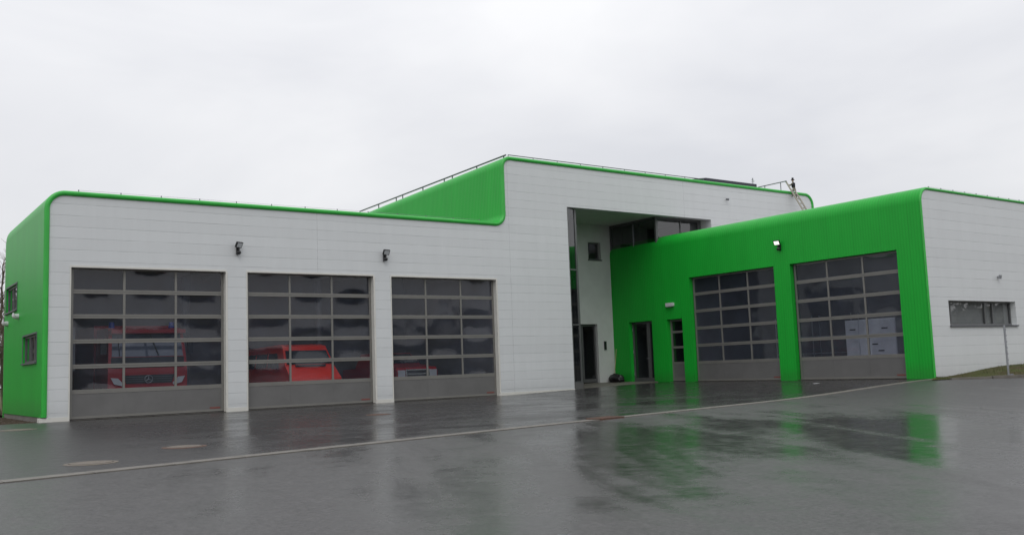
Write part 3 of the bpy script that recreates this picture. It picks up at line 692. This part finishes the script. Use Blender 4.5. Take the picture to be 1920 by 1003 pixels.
# ladder leaning on the high facade, standing on the wing roof
t = thing('ladder', 'pale weathered ladder leaning against the high white wall above the wing roof', 'ladder', (33.55, -1.7, 6.72))
lt, lb = Vector((33.36, .05, 9.93)), Vector((33.5, -1.65, 6.74)); wv = Vector((.36, 0, 0))
for s in (0, 1):
    bm = BM(); a = lb+wv*s*1.05; b = lt+wv*s*.95-(Vector((0, .09, .22)) if s else Vector()); tube(bm, a, b, .042, n=8); obj('side_rail', bm, M_ladder, t)
for k in range(12):
    f = (k+.6)/12.3; a = lb.lerp(lt, f); bm = BM(); tube(bm, a, a+wv, .027, n=6); obj('rung', bm, M_ladder, t)

def skinfig(name, joints, bones, m, parent, sub=2):
    me = bpy.data.meshes.new(name); me.from_pydata([j[0] for j in joints], bones, []); o = link(name, me, m, parent)
    o.modifiers.new('skin', 'SKIN'); 
    for i, j in enumerate(joints): me.skin_vertices[0].data[i].radius = (j[1], j[1]*(j[2] if len(j) > 2 else 1))
    me.skin_vertices[0].data[0].use_root = True
    s = o.modifiers.new('sub', 'SUBSURF'); s.levels = s.render_levels = sub
    return o
# small climbing figure near the ladder top
fx, fy, fz = 33.72, -.16, 9.12
t = thing('climbing_figure', 'small dark figure with a black brimmed hat climbing the top of the ladder', 'figure', (fx, fy, fz))
q = lambda x, y, z: (fx+x, fy+y, fz+z)
J = [(q(0, 0, .42), .075, .75), (q(0, .03, .55), .075, .7), (q(0, .05, .68), .082, .7), (q(0, .06, .76), .035), (q(0, .07, .83), .045),
     (q(-.11, .05, .69), .035), (q(-.17, .12, .58), .026), (q(-.12, .2, .66), .02), (q(.11, .05, .69), .035), (q(.17, .1, .57), .026), (q(.12, .2, .6), .02),
     (q(-.06, 0, .38), .045), (q(-.08, .09, .24), .036), (q(-.07, .06, .06), .024), (q(-.07, .12, .03), .02),
     (q(.06, -.01, .36), .045), (q(.08, .0, .17), .036), (q(.08, -.04, -.04), .024), (q(.08, .03, -.07), .02)]
me = skinfig('body', J, [(0, 1), (1, 2), (2, 3), (3, 4), (2, 5), (5, 6), (6, 7), (2, 8), (8, 9), (9, 10), (0, 11), (11, 12), (12, 13), (13, 14), (0, 15), (15, 16), (16, 17), (17, 18)], M_cloth2, t)
bm = BM(); sphere(bm, q(0, .07, .85), .052, 1, 1, 1.15); obj('head', bm, M_skin, t, smooth=True)
bm = BM(); tube(bm, q(0, .07, .885), q(0, .07, .9), .1, .095, 16); tube(bm, q(0, .07, .9), q(0, .07, 1.0), .058, .05, 14); obj('hat', bm, M_cloth, t)
bm = BM(); tube(bm, q(0, .045, .5), q(0, .055, .72), .088, .1, 12); obj('jacket', bm, M_cloth, t, smooth=True)

# ---- floodlights
def floodlight(p, nrm, label, lit=False, yaw=0):
    """nrm: outward horizontal direction"""
    Nn = Vector(nrm); S = Vector((0, 0, 1)).cross(Nn); S.normalize(); p = Vector(p); t = thing('floodlight', label, 'floodlight', tuple(p), 'floodlights above the garage doors')
    bm = BM(); f = Fr(p, S, -Nn); f.box(bm, -.05, .05, -.05, 0, -.16, .08); f.box(bm, -.02, .02, -.16, -.05, -.02, .02); obj('bracket', bm, M_black, t, bev=.006)
    bm = BM(); sphere(bm, p+Nn*.11+Vector((0, 0, -.11)), .08, 1, 1, .85); obj('motion_sensor', bm, M_black, t, smooth=True)
    # lamp head, tilted face down and outward
    c = p+Nn*.2+Vector((0, 0, .12))+S*(.0); a = R(28)
    Nd = (Nn*math.cos(a)*1-Vector((0, 0, 1))*math.sin(a)).normalized(); ry = Matrix.Rotation(yaw, 3, 'Z'); Nd = ry@Nd; S2 = ry@S; U = Nd.cross(S2)*-1
    if U.z < 0: U = -U
    def bx(bm, w, h, d0, d1):
        v = [bm.verts.new(c+S2*x*w+U*y*h+Nd*d) for d in (d0, d1) for x, y in ((-1, -1), (1, -1), (1, 1), (-1, 1))]
        for fc in ((0, 1, 2, 3), (4, 5, 6, 7), (0, 1, 5, 4), (1, 2, 6, 5), (2, 3, 7, 6), (3, 0, 4, 7)): bm.faces.new([v[i] for i in fc])
    bm = BM(); bx(bm, .125, .095, -.06, 0); bx(bm, .07, .055, -.10, -.061); obj('housing', bm, M_black, t, bev=.008)
    bm = BM(); bx(bm, .10, .072, .001, .008); obj('lens', bm, mlit if lit else M_lamp, t)
    bm = BM(); tube(bm, p+Nn*.1, c-Nd*.1, .022); obj('arm', bm, M_black, t)
floodlight((4.98, -.005, 5.21), (0, -1, 0), 'unlit black floodlight on the white wall between the first and second garage doors', yaw=R(25))
floodlight((10.34, -.005, 5.19), (0, -1, 0), 'unlit black floodlight on the white wall between the second and third garage doors', yaw=R(5))
floodlight((XG-.005, -6.22, 5.42), (-1, 0, 0), 'lit black floodlight on the green wall', True, yaw=R(12))
t = thing('emergency_light', 'small white box light on the green wall above the narrow door', 'wall lamp', (XG, -.1, 3.55))
bm = BM(); G.box(bm, gu(.12), gu(-.3), -.14, -.002, 3.52, 3.66); obj('housing', bm, M_white, t, bev=.015)
bm = BM(); G.box(bm, gu(.10), gu(-.28), -.13, -.012, 3.49, 3.518); obj('diffuser', bm, M_lamp, t)
t = thing('wall_camera', 'tiny dark camera high on the white wall right of the recess', 'camera', (28.74, 0, 8.65))
bm = BM(); tube(bm, (28.74, -.002, 8.66), (28.7, -.12, 8.63), .035); sphere(bm, (28.7, -.14, 8.62), .055); obj('body', bm, M_steeld, t)
t = thing('wall_camera', 'small grey camera on the white wall above the strip window at the right', 'camera', (29.35, YF, 3.7))
bm = BM(); tube(bm, (29.35, YF-.002, 3.74), (29.35, YF-.1, 3.72), .03); tube(bm, (29.35, YF-.09, 3.66), (29.35, YF-.12, 3.8), .055); obj('body', bm, M_steel, t)
for y, z, lb_ in ((4.3, 3.3, 'white round vent cup below the upper side window, nearer the front corner'), (6.6, 3.2, 'white round vent cup at the far end of the green side wall')):
    t = thing('wall_vent', lb_, 'vent', (-.75, y, z), 'vent cups on the green side wall')
    bm = BM(); tube(bm, (-.752, y, z), (-.86, y, z), .09, .09, 14); obj('pipe', bm, M_white, t)
    bm = BM(); tube(bm, (-.86, y, z+.02), (-.93, y, z-.02), .13, .05, 14); obj('hood', bm, M_white, t)

# ---- things in the recess
t = thing('duffel_bag', 'slumped black bag lying against the green wall in the entrance recess', 'bag', (24.3, 3.3, .22))
bm = BM(); bmesh.ops.create_uvsphere(bm, u_segments=28, v_segments=18, radius=1)
for v in bm.verts:
    n = v.co.copy(); s = 1+.10*math.sin(n.x*7+n.z*5)+.08*math.sin(n.y*9+1)+.06*math.sin(n.z*13+n.y*4); z = max(-.45, n.z)
    if n.y > .2 and n.z > 0: s += .18
    v.co = Vector((24.2+n.x*.24*s, 3.3+n.y*.42*s, .215+.12+z*.24*s))
obj('bag_body', bm, M_black, t, smooth=True)
bm = BM()
for k in range(10):
    a0, a1 = math.pi*k/10, math.pi*(k+1)/10; tube(bm, (24.1, 3.3+.16*math.cos(a0), .52+.09*math.sin(a0)), (24.1, 3.3+.16*math.cos(a1), .52+.09*math.sin(a1)), .012, n=6)
obj('strap', bm, M_black, t)
t = thing('broom', 'thin pale broom stick leaning in the corner beside the black bag', 'broom', (24.3, 3.7, .22))
bm = BM(); tube(bm, (24.32, 3.66, .3), (24.5, 3.6, 1.75), .016); obj('stick', bm, M_wood, t)
bm = BM(); box(bm, (24.2, 3.62, .217), (24.5, 3.7, .3)); obj('head', bm, M_wood, t)

# ---- right hand verge, kerb and post
def verge_z(x, y): return gz(x, y)+.02+(.30*sstep(x, 24.2, 30)*sstep(y, -15.0, -12.6))
bm = BM(); n = 40
poly = lambda s: (22.9+s*14, -13.05-1.75*sstep(s, .0, .22))
V = []
for i in range(n+1):
    s = i/n; xf, yf = poly(s); row = []
    for j in range(7):
        yy = yf+(YF+.02-yf)*j/6; xx = xf+(max(24.72, xf)-xf)*j/6; row.append(bm.verts.new((xx, yy, verge_z(xx, yy))))
    V.append(row)
for i in range(n):
    for j in range(6): bm.faces.new((V[i][j], V[i+1][j], V[i+1][j+1], V[i][j+1]))
bmesh.ops.remove_doubles(bm, verts=bm.verts, dist=.001)
tag(obj('grass_verge', bm, M_grass, smooth=True), kind='structure')
def blades(name, pts, hmin, hmax, m):
    bm = BM()
    for x, y, z in pts:
        h = random.uniform(hmin, hmax); a = random.uniform(0, 6.28); w = .006; dx, dy = math.cos(a)*w, math.sin(a)*w; lx, ly = random.uniform(-.5, .5)*h, random.uniform(-.5, .5)*h
        bm.faces.new([bm.verts.new(p) for p in ((x-dx, y-dy, z), (x+dx, y+dy, z), (x+lx, y+ly, z+h))])
    return tag(obj(name, bm, m, fix=False), kind='stuff')
pts = []
for _ in range(9000):
    s = random.random(); xf, yf = poly(s); j = random.random(); yy = yf+(YF-yf)*j; xx = xf+(max(24.72, xf)-xf)*j; pts.append((xx, yy, verge_z(xx, yy)-.005))
blades('grass_blades', pts, .02, .07, M_blade)
kb = thing('verge_kerb', 'pale concrete kerb along the grass verge at the right', 'kerb', (25, -14, .2))
for i in range(12):
    s0, s1 = .05+i*.073, .05+(i+1)*.073-.0008; (xa, ya), (xb, yb) = poly(s0), poly(s1)
    bm = BM(); h = .02+.07*sstep(i, -1, 3)
    a, b = Vector((xa, ya)), Vector((xb, yb)); d = (b-a).normalized(); f = Fr((xa, ya, gz(xa, ya)), (d.x, d.y, 0), (d.y, -d.x, 0)); f.box(bm, 0, (b-a).length-.01, -.0, .13, -.1, h+.03)
    obj('kerb_stone', bm, M_concl, kb, bev=.01)
px, py = 26.0, -13.95; pz = verge_z(px, py)
t = thing('steel_post', 'thin galvanised post with small hooks standing in front of the strip window', 'post', (px, py, pz))
bm = BM(); tube(bm, (px, py, pz-.1), (px, py, 1.86), .033, n=12); obj('pole', bm, M_steel, t)
bm = BM()
for k in range(7): z = pz+.3+k*.2; tube(bm, (px+.02, py, z), (px+.085, py, z), .009); tube(bm, (px+.085, py, z), (px+.085, py, z+.03), .009)
obj('hooks', bm, M_steeld, t)
bm = BM(); tube(bm, (px+.12, py, pz-.02), (px+.12, py, pz+.05), .12, .09, 10); obj('foot_block', bm, M_steeld, t)
t = tag(obj('litter_scrap', (lambda bm: (box(bm, (21.6, -9.6, .13), (21.85, -9.52, .155)), bm)[1])(BM()), M_white), 'small white scrap lying on the asphalt before the right garage door', 'litter')

# ------------------------------------------------------------------ vehicles behind the doors
def wheel(t, x, y, r, w, side):
    wo = bpy.data.objects.new('wheel', None); COL.objects.link(wo); wo.parent = t; wo.matrix_parent_inverse = Matrix.Translation(-Vector(PLOC[t.name]))
    bm = BM(); tube(bm, (x, y, r), (x+w*side, y, r), r, n=28); obj('tyre', bm, M_tyre, wo, bev=.03)
    bm = BM(); tube(bm, (x-.01*side, y, r), (x+.02*side, y, r), r*.6, n=20); obj('rim', bm, M_steel, wo)
# fire truck
X0, X1, Y0 = 1.42, 3.88, 1.75
t = thing('fire_truck', 'red fire truck with a wide windscreen behind the leftmost garage door', 'fire truck', ((X0+X1)/2, Y0, 0))
bm = BM(); prof(bm, [(Y0+.12, .5), (Y0, .62), (Y0-.02, 1.35), (Y0+.02, 1.8), (Y0+.22, 2.62), (Y0+.3, 2.74), (Y0+.55, 2.8), (Y0+1.9, 2.8), (Y0+1.9, .5)], X0, X1, .08, 1.5); obj('cab', bm, M_red, t, bev=.03)
bm = BM(); box(bm, (X0+.0, Y0+2.0, .6), (X1-.0, 7.05, 2.95)); obj('body', bm, M_red, t, bev=.03)
def face(bm, pts): bm.faces.new([bm.verts.new(p) for p in pts])
def plate(bm, pts, off=(0, -.012, 0), th=.02):
    a = [bm.verts.new(Vector(p)+Vector(off)) for p in pts]; b = [bm.verts.new(Vector(p)+Vector(off)+Vector((0, th, 0))) for p in pts]; n = len(pts)
    bm.faces.new(a); bm.faces.new(b[::-1])
    for i in range(n): bm.faces.new((a[i], a[(i+1) % n], b[(i+1) % n], b[i]))
def cy(z): return Y0+.02+.2*(z-1.8)/.82 if z > 1.8 else Y0-.02+.04*max(0, z-1.35)/.45
bm = BM(); plate(bm, [(X0+.12, cy(1.86), 1.86), (X1-.12, cy(1.86), 1.86), (X1-.17, cy(2.58), 2.58), (X0+.17, cy(2.58), 2.58)]); obj('windscreen', bm, M_wscr, t)
bm = BM(); plate(bm, [(X0+.1, cy(1.5), 1.5), (X1-.1, cy(1.5), 1.5), (X1-.1, cy(1.83), 1.84), (X0+.1, cy(1.83), 1.84)]); obj('front_panel', bm, M_black, t)
bm = BM(); box(bm, (2.45, cy(1.62)-.035, 1.60), (2.85, cy(1.62)-.012, 1.645)); obj('name_plate', bm, M_white, t)
bm = BM(); box(bm, (X0+.08, Y0-.12, 2.6), (X1-.08, Y0+.3, 2.72)); obj('sun_visor', bm, M_red, t, bev=.02)
bm = BM(); plate(bm, [(X0+.55, Y0-.02, 1.0), (X1-.5, Y0-.02, 1.0), (X1-.4, Y0-.02, 1.27), (X0+.45, Y0-.02, 1.27)])
obj('grille', bm, M_black, t)
bm = BM()
for z in (1.06, 1.13, 1.2): box(bm, (X0+.55, Y0-.045, z), (X1-.5, Y0-.033, z+.012))
obj('grille_slats', bm, M_steeld, t)
bm = BM(); cx_, cz_ = (X0+X1)/2, 1.13
for k in range(20):
    a0, a1 = 6.2832*k/20, 6.2832*(k+1)/20; tube(bm, (cx_+.12*math.cos(a0), Y0-.06, cz_+.12*math.sin(a0)), (cx_+.12*math.cos(a1), Y0-.06, cz_+.12*math.sin(a1)), .012, n=6)
for k in range(3): a0 = math.pi/2+k*2.0944; tube(bm, (cx_, Y0-.06, cz_), (cx_+.115*math.cos(a0), Y0-.06, cz_+.115*math.sin(a0)), .018, .006, n=6)
obj('emblem', bm, M_steel, t)
for s in (0, 1):
    xa = X0+.1 if s == 0 else X1-.45; sg = 1 if s == 0 else -1
    q0 = X0+.08 if s == 0 else X1-.08
    bm = BM(); plate(bm, [(q0, Y0-.02, 1.2), (q0+sg*.22, Y0-.02, 1.18), (q0+sg*.4, Y0-.02, .98), (q0+sg*.36, Y0-.02, .93), (q0+sg*.1, Y0-.02, 1.0)], (0, -.03, 0)); obj('headlight', bm, M_lamp, t)
    bm = BM(); xx = X0-.12 if s == 0 else X1+.12; box(bm, (xx-.09, Y0+.02, 1.95), (xx+.09, Y0+.1, 2.4)); tube(bm, (xx, Y0+.1, 2.45), (X0+.05 if s == 0 else X1-.05, Y0+.25, 2.5), .015); obj('mirror', bm, M_black, t, bev=.02)
    bm = BM(); tube(bm, (X0+.28+s*(X1-X0-.56), Y0+.8, 2.8), (X0+.28+s*(X1-X0-.56), Y0+.8, 3.0), .1, .08, 16); obj('beacon', bm, M_blue, t)
bm = BM(); box(bm, (X0-.02, Y0-.1, .45), (X1+.02, Y0+.2, .86)); obj('bumper', bm, M_white, t, bev=.03)
bm = BM(); tube(bm, (2.75, cy(2.56)-.03, 2.56), (2.98, cy(1.9)-.03, 1.88), .022); tube(bm, (1.75, cy(2.5)-.03, 2.5), (1.78, cy(1.9)-.03, 1.88), .014); obj('wiper', bm, M_black, t)
for y in (Y0+.9, 5.7):
    wheel(t, X0, y, .45, .28, 1); wheel(t, X1, y, .45, .28, -1)
# van
X0, X1, Y0 = 7.48, 9.42, 1.7
t = thing('red_van', 'bright red van with a sloping bonnet behind the second garage door', 'van', ((X0+X1)/2, Y0, 0))
VP = [(Y0+.05, .3), (Y0, .45), (Y0, .78), (Y0+.05, .95), (Y0+.62, 1.42), (Y0+1.02, 2.0), (Y0+1.12, 2.13), (Y0+1.5, 2.2), (Y0+4.8, 2.14), (Y0+4.95, 1.9), (Y0+5.0, .3)]
bm = BM(); prof(bm, VP, X0, X1, .14, 1.2); obj('body', bm, M_redb, t, bev=.04)
bm = BM(); plate(bm, [(X0+.10, Y0+.65, 1.46), (X1-.10, Y0+.65, 1.46), (X1-.18, Y0+.985, 1.96), (X0+.18, Y0+.985, 1.96)], (0, -.035, .01)); obj('windscreen', bm, M_cglass, t)
for s in (0, 1):
    for ya, yb in ((Y0+1.35, Y0+2.3), (Y0+2.42, Y0+3.5), (Y0+3.62, Y0+4.7)):
        bm = BM(); xx = X0 if s == 0 else X1; sg = 1 if s == 0 else -1; o1, o2 = .14*(1.35-1.2)/.96, .14*(1.9-1.2)/.96
        pts = [(xx+sg*(o1-.012), ya-(.2 if ya < Y0+1.4 else 0), 1.38), (xx+sg*(o1-.012), yb, 1.38), (xx+sg*(o2-.012), yb, 1.9), (xx+sg*(o2-.012), ya+(.15 if ya < Y0+1.4 else 0), 1.9)]
        face(bm, pts); obj('side_window', bm, M_cglass, t)
    bm = BM(); xx = X0+.08 if s == 0 else X1-.42; box(bm, (xx, Y0-.025, .62), (xx+.34, Y0+.06, .8)); obj('headlight', bm, M_lamp, t, bev=.02)
    bm = BM(); xx = X0-.14 if s == 0 else X1+.14; box(bm, (xx-.1, Y0+1.12, 1.33), (xx+.1, Y0+1.24, 1.55)); obj('mirror', bm, M_black, t, bev=.03)
bm = BM(); box(bm, (X0+.45, Y0-.02, .6), (X1-.45, Y0+.03, .76)); box(bm, (X0, Y0-.08, .3), (X1, Y0+.02, .5)); obj('bumper', bm, M_black, t)
bm = BM(); box(bm, (X0+.4, Y0+.5, 1.38), (X1-.4, Y0+.6, 1.44)); obj('wiper_cowl', bm, M_black, t)
for y in (Y0+.85, Y0+4.0): wheel(t, X0, y, .33, .22, 1); wheel(t, X1, y, .33, .22, -1)
# pickup
X0, X1, Y0 = 12.0, 13.82, 2.3
t = thing('red_pickup', 'dark red pickup with a chrome barred grille behind the third garage door', 'pickup truck', ((X0+X1)/2, Y0, 0))
bm = BM(); prof(bm, [(Y0+.08, .35), (Y0, .5), (Y0, 1.05), (Y0+.1, 1.22), (Y0+1.3, 1.36), (Y0+1.95, 1.82), (Y0+3.3, 1.84), (Y0+3.6, 1.25), (Y0+4.75, 1.22), (Y0+4.8, .4)], X0, X1, .14, 1.15); obj('body', bm, M_red, t, bev=.05)
bm = BM(); plate(bm, [(X0+.1, Y0+1.33, 1.4), (X1-.1, Y0+1.33, 1.4), (X1-.18, Y0+1.9, 1.78), (X0+.18, Y0+1.9, 1.78)], (0, -.03, .01)); obj('windscreen', bm, M_cglass, t)
bm = BM(); box(bm, (X0+.42, Y0-.03, .78), (X1-.42, Y0+.02, 1.14)); obj('grille', bm, M_black, t)
bm = BM()
for z in (.80, .94, 1.1): box(bm, (X0+.44, Y0-.06, z), (X1-.44, Y0-.031, z+.045))
box(bm, (X0+.38, Y0-.05, .78), (X0+.43, Y0+.0, 1.15)); box(bm, (X1-.43, Y0-.05, .78), (X1-.38, Y0+.0, 1.15)); obj('grille_bars', bm, M_chrome, t)
for s in (0, 1):
    bm = BM(); xx = X0+.05 if s == 0 else X1-.36; box(bm, (xx, Y0-.03, .86), (xx+.31, Y0+.08, 1.12)); obj('headlight', bm, M_lamp, t, bev=.02)
    bm = BM(); xx = X0-.14 if s == 0 else X1+.14; box(bm, (xx-.1, Y0+1.4, 1.3), (xx+.1, Y0+1.5, 1.5)); obj('mirror', bm, M_black, t, bev=.03)
bm = BM(); box(bm, (X0, Y0-.1, .45), (X1, Y0+.02, .72)); obj('bumper', bm, M_chrome, t, bev=.03)
for y in (Y0+.85, Y0+3.8): wheel(t, X0, y, .38, .24, 1); wheel(t, X1, y, .38, .24, -1)
# white cabinet in the wing
t = thing('cabinet', 'tall white double cabinet behind the right garage door of the green wall', 'cabinet', (27.3, -8.3, ZB))
bm = BM(); box(bm, (27.06, -9.35, ZB+.1), (27.7, -7.15, 2.42)); obj('carcass', bm, M_cab, t)
for ya, yb in ((-7.17, -7.75), (-7.78, -8.15), (-8.2, -9.33)):
    for za, zb in ((ZB+.12, 1.55), (1.58, 2.4)): bm = BM(); box(bm, (27.03, yb, za), (27.058, ya, zb)); obj('door_leaf', bm, M_cab, t, bev=.004)
bm = BM()
for y, z in ((-7.5, 2.05), (-7.6, .9), (-8.9, 2.05), (-8.45, 1.45), (-8.7, 1.2)): box(bm, (27.0, y-.12, z-.02), (27.028, y+.12, z+.02))
obj('handle', bm, M_black, t)
t = thing('shelf_rack', 'dim grey shelf rack inside the green wing beside the white cabinet', 'shelf', (28.5, -6, ZB))
for k in range(4): bm = BM(); box(bm, (28.0, -6.8, ZB+.3+k*.7), (28.5, -3.0, ZB+.34+k*.7)); obj('shelf_board', bm, M_steel, t)
for y in (-6.8, -4.9, -3.0):
    for x in (28.0, 28.5): bm = BM(); tube(bm, (x, y, ZB), (x, y, ZB+2.6), .025); obj('upright', bm, M_steel, t)

# ------------------------------------------------------------------ vegetation
def branch(bm, tw, p, d, L, r, depth, rnd):
    q = p; n = 4
    for i in range(n):
        d = (d+Vector((rnd.uniform(-.18, .18), rnd.uniform(-.18, .18), rnd.uniform(-.04, .12)))).normalized(); e = q+d*L/n
        tube(bm if depth < 2 else tw, q, e, r*(1-i/n*.6), r*(1-(i+1)/n*.6), n=5 if depth < 2 else 3, caps=False)
        if depth < 3:
            for _ in range(2 if depth else 2):
                a = rnd.uniform(0, 6.28); s = Vector((math.cos(a), math.sin(a), rnd.uniform(.3, 1.1))).normalized(); nd = (d*.5+s).normalized(); branch(bm, tw, e, nd, L*rnd.uniform(.4, .6), r*.45, depth+1, rnd)
        q = e
protos = []
def bare_tree(x, y, h, label, seed, name='bare_tree', cat='tree', grp='bare winter trees behind the lawn'):
    rnd = random.Random(seed); t = thing(name, label, cat, (x, y, 0), grp)
    bm, tw = BM(), BM(); z0 = -.1
    if name == 'bare_tree': branch(bm, tw, Vector((x, y, z0)), Vector((0, 0, 1)), h*.75, h*.02, 0, rnd)
    else:
        for k in range(5): a = k*1.3; branch(bm, tw, Vector((x+.2*math.cos(a), y+.2*math.sin(a), z0)), Vector((.45*math.cos(a), .45*math.sin(a), 1)).normalized(), h*.8, h*.012, 1, rnd)
    if name == 'bare_tree': obj('trunk', bm, M_bark, t, smooth=True); obj('crown', tw, M_bark, t, fix=False)
    else:
        bm.free() if False else obj('stems', bm, M_bark, t); obj('twigs', tw, M_bark, t, fix=False)
tl = ('tallest bare winter tree beyond the left end of the building', 'bare winter tree beyond the lawn, left of the tallest', 'thin bare tree farther back beyond the left corner', 'bare tree far left on the lawn')
for i, (x, y, h) in enumerate(((1.6, 24, 6.5), (-3.5, 30, 7.5), (4.5, 40, 8), (-9, 26, 7))): bare_tree(x, y, h, tl[i], i+3)
sl_ = ('brown leafless bush just past the far end of the green side wall', 'brown leafless bush on the lawn left of the building', 'brown leafless bush behind the lawn')
for i, (x, y, h) in enumerate(((.2, 13.5, 4.2), (-4.2, 17, 3), (2.0, 19, 4.2))): bare_tree(x, y, h, sl_[i], i+20, 'bare_bush', 'bush', 'leafless bushes by the lawn')
# low hill behind the camera, added out of view to even out the window reflections
bm = BM(); V = []
for i in range(91):
    a = R(180+180*i/90); row = []
    for j, (rr, hh) in enumerate(((92, -1.4), (100, 2.2), (112, 5.6), (128, 7.6), (150, 8.2), (190, 5))):
        k = 1+.12*math.sin(i*.31)+.07*math.sin(i*.83+j); row.append(bm.verts.new((rr*math.cos(a), -10+rr*math.sin(a), hh*k if hh > 0 else hh)))
    V.append(row)
for i in range(90):
    for j in range(5): bm.faces.new((V[i][j], V[i+1][j], V[i+1][j+1], V[i][j+1]))
tag(obj('added_hill', bm, M_hill, smooth=True), kind='structure')
# woodland belt behind the camera (mirrored in glass and puddles) and round the horizon
def belt(name, cx, cyy, r, a0, a1, h, n, m, seed, leaves=260):
    """belt of winter trees: each a trunk and a ragged cloud of small twig clumps"""
    rnd = random.Random(seed); bm = BM()
    for i in range(n):
        a = R(a0+(a1-a0)*(i+rnd.random())/n); rr = r*rnd.uniform(.94, 1.12); hh = h*rnd.uniform(.55, 1.1); w = hh*rnd.uniform(.26, .42)
        x, y = cx+rr*math.cos(a), cyy+rr*math.sin(a); tube(bm, (x, y, -1.4), (x, y, hh*.6), hh*.02, hh*.008, n=5, caps=False)
        for _ in range(leaves):
            u = Vector((rnd.gauss(0, .5), rnd.gauss(0, .5), rnd.gauss(0, .5)))
            if u.length > 1.15: u *= 1.1/u.length
            c = Vector((x+u.x*w, y+u.y*w, -1+hh*.55+u.z*hh*.5)); k = rnd.uniform(.25, .6)*hh/10
            bm.faces.new([bm.verts.new(c+Vector((rnd.uniform(-k, k), rnd.uniform(-k, k), rnd.uniform(-k, k)*1.4))) for _ in range(3)])
    return tag(obj(name, bm, m, fix=False), kind='stuff')
belt('woodland', 0, -10, 105, 185, 355, 10, 150, M_wood_far, 5, 650)
belt('west_woodland', 0, 20, 62, 99, 188, 13, 46, M_wood_far, 12, 700)
belt('far_woodland', 0, 20, 160, 20, 175, 9, 60, M_wood_far, 9)
bpy.context.view_layer.update()
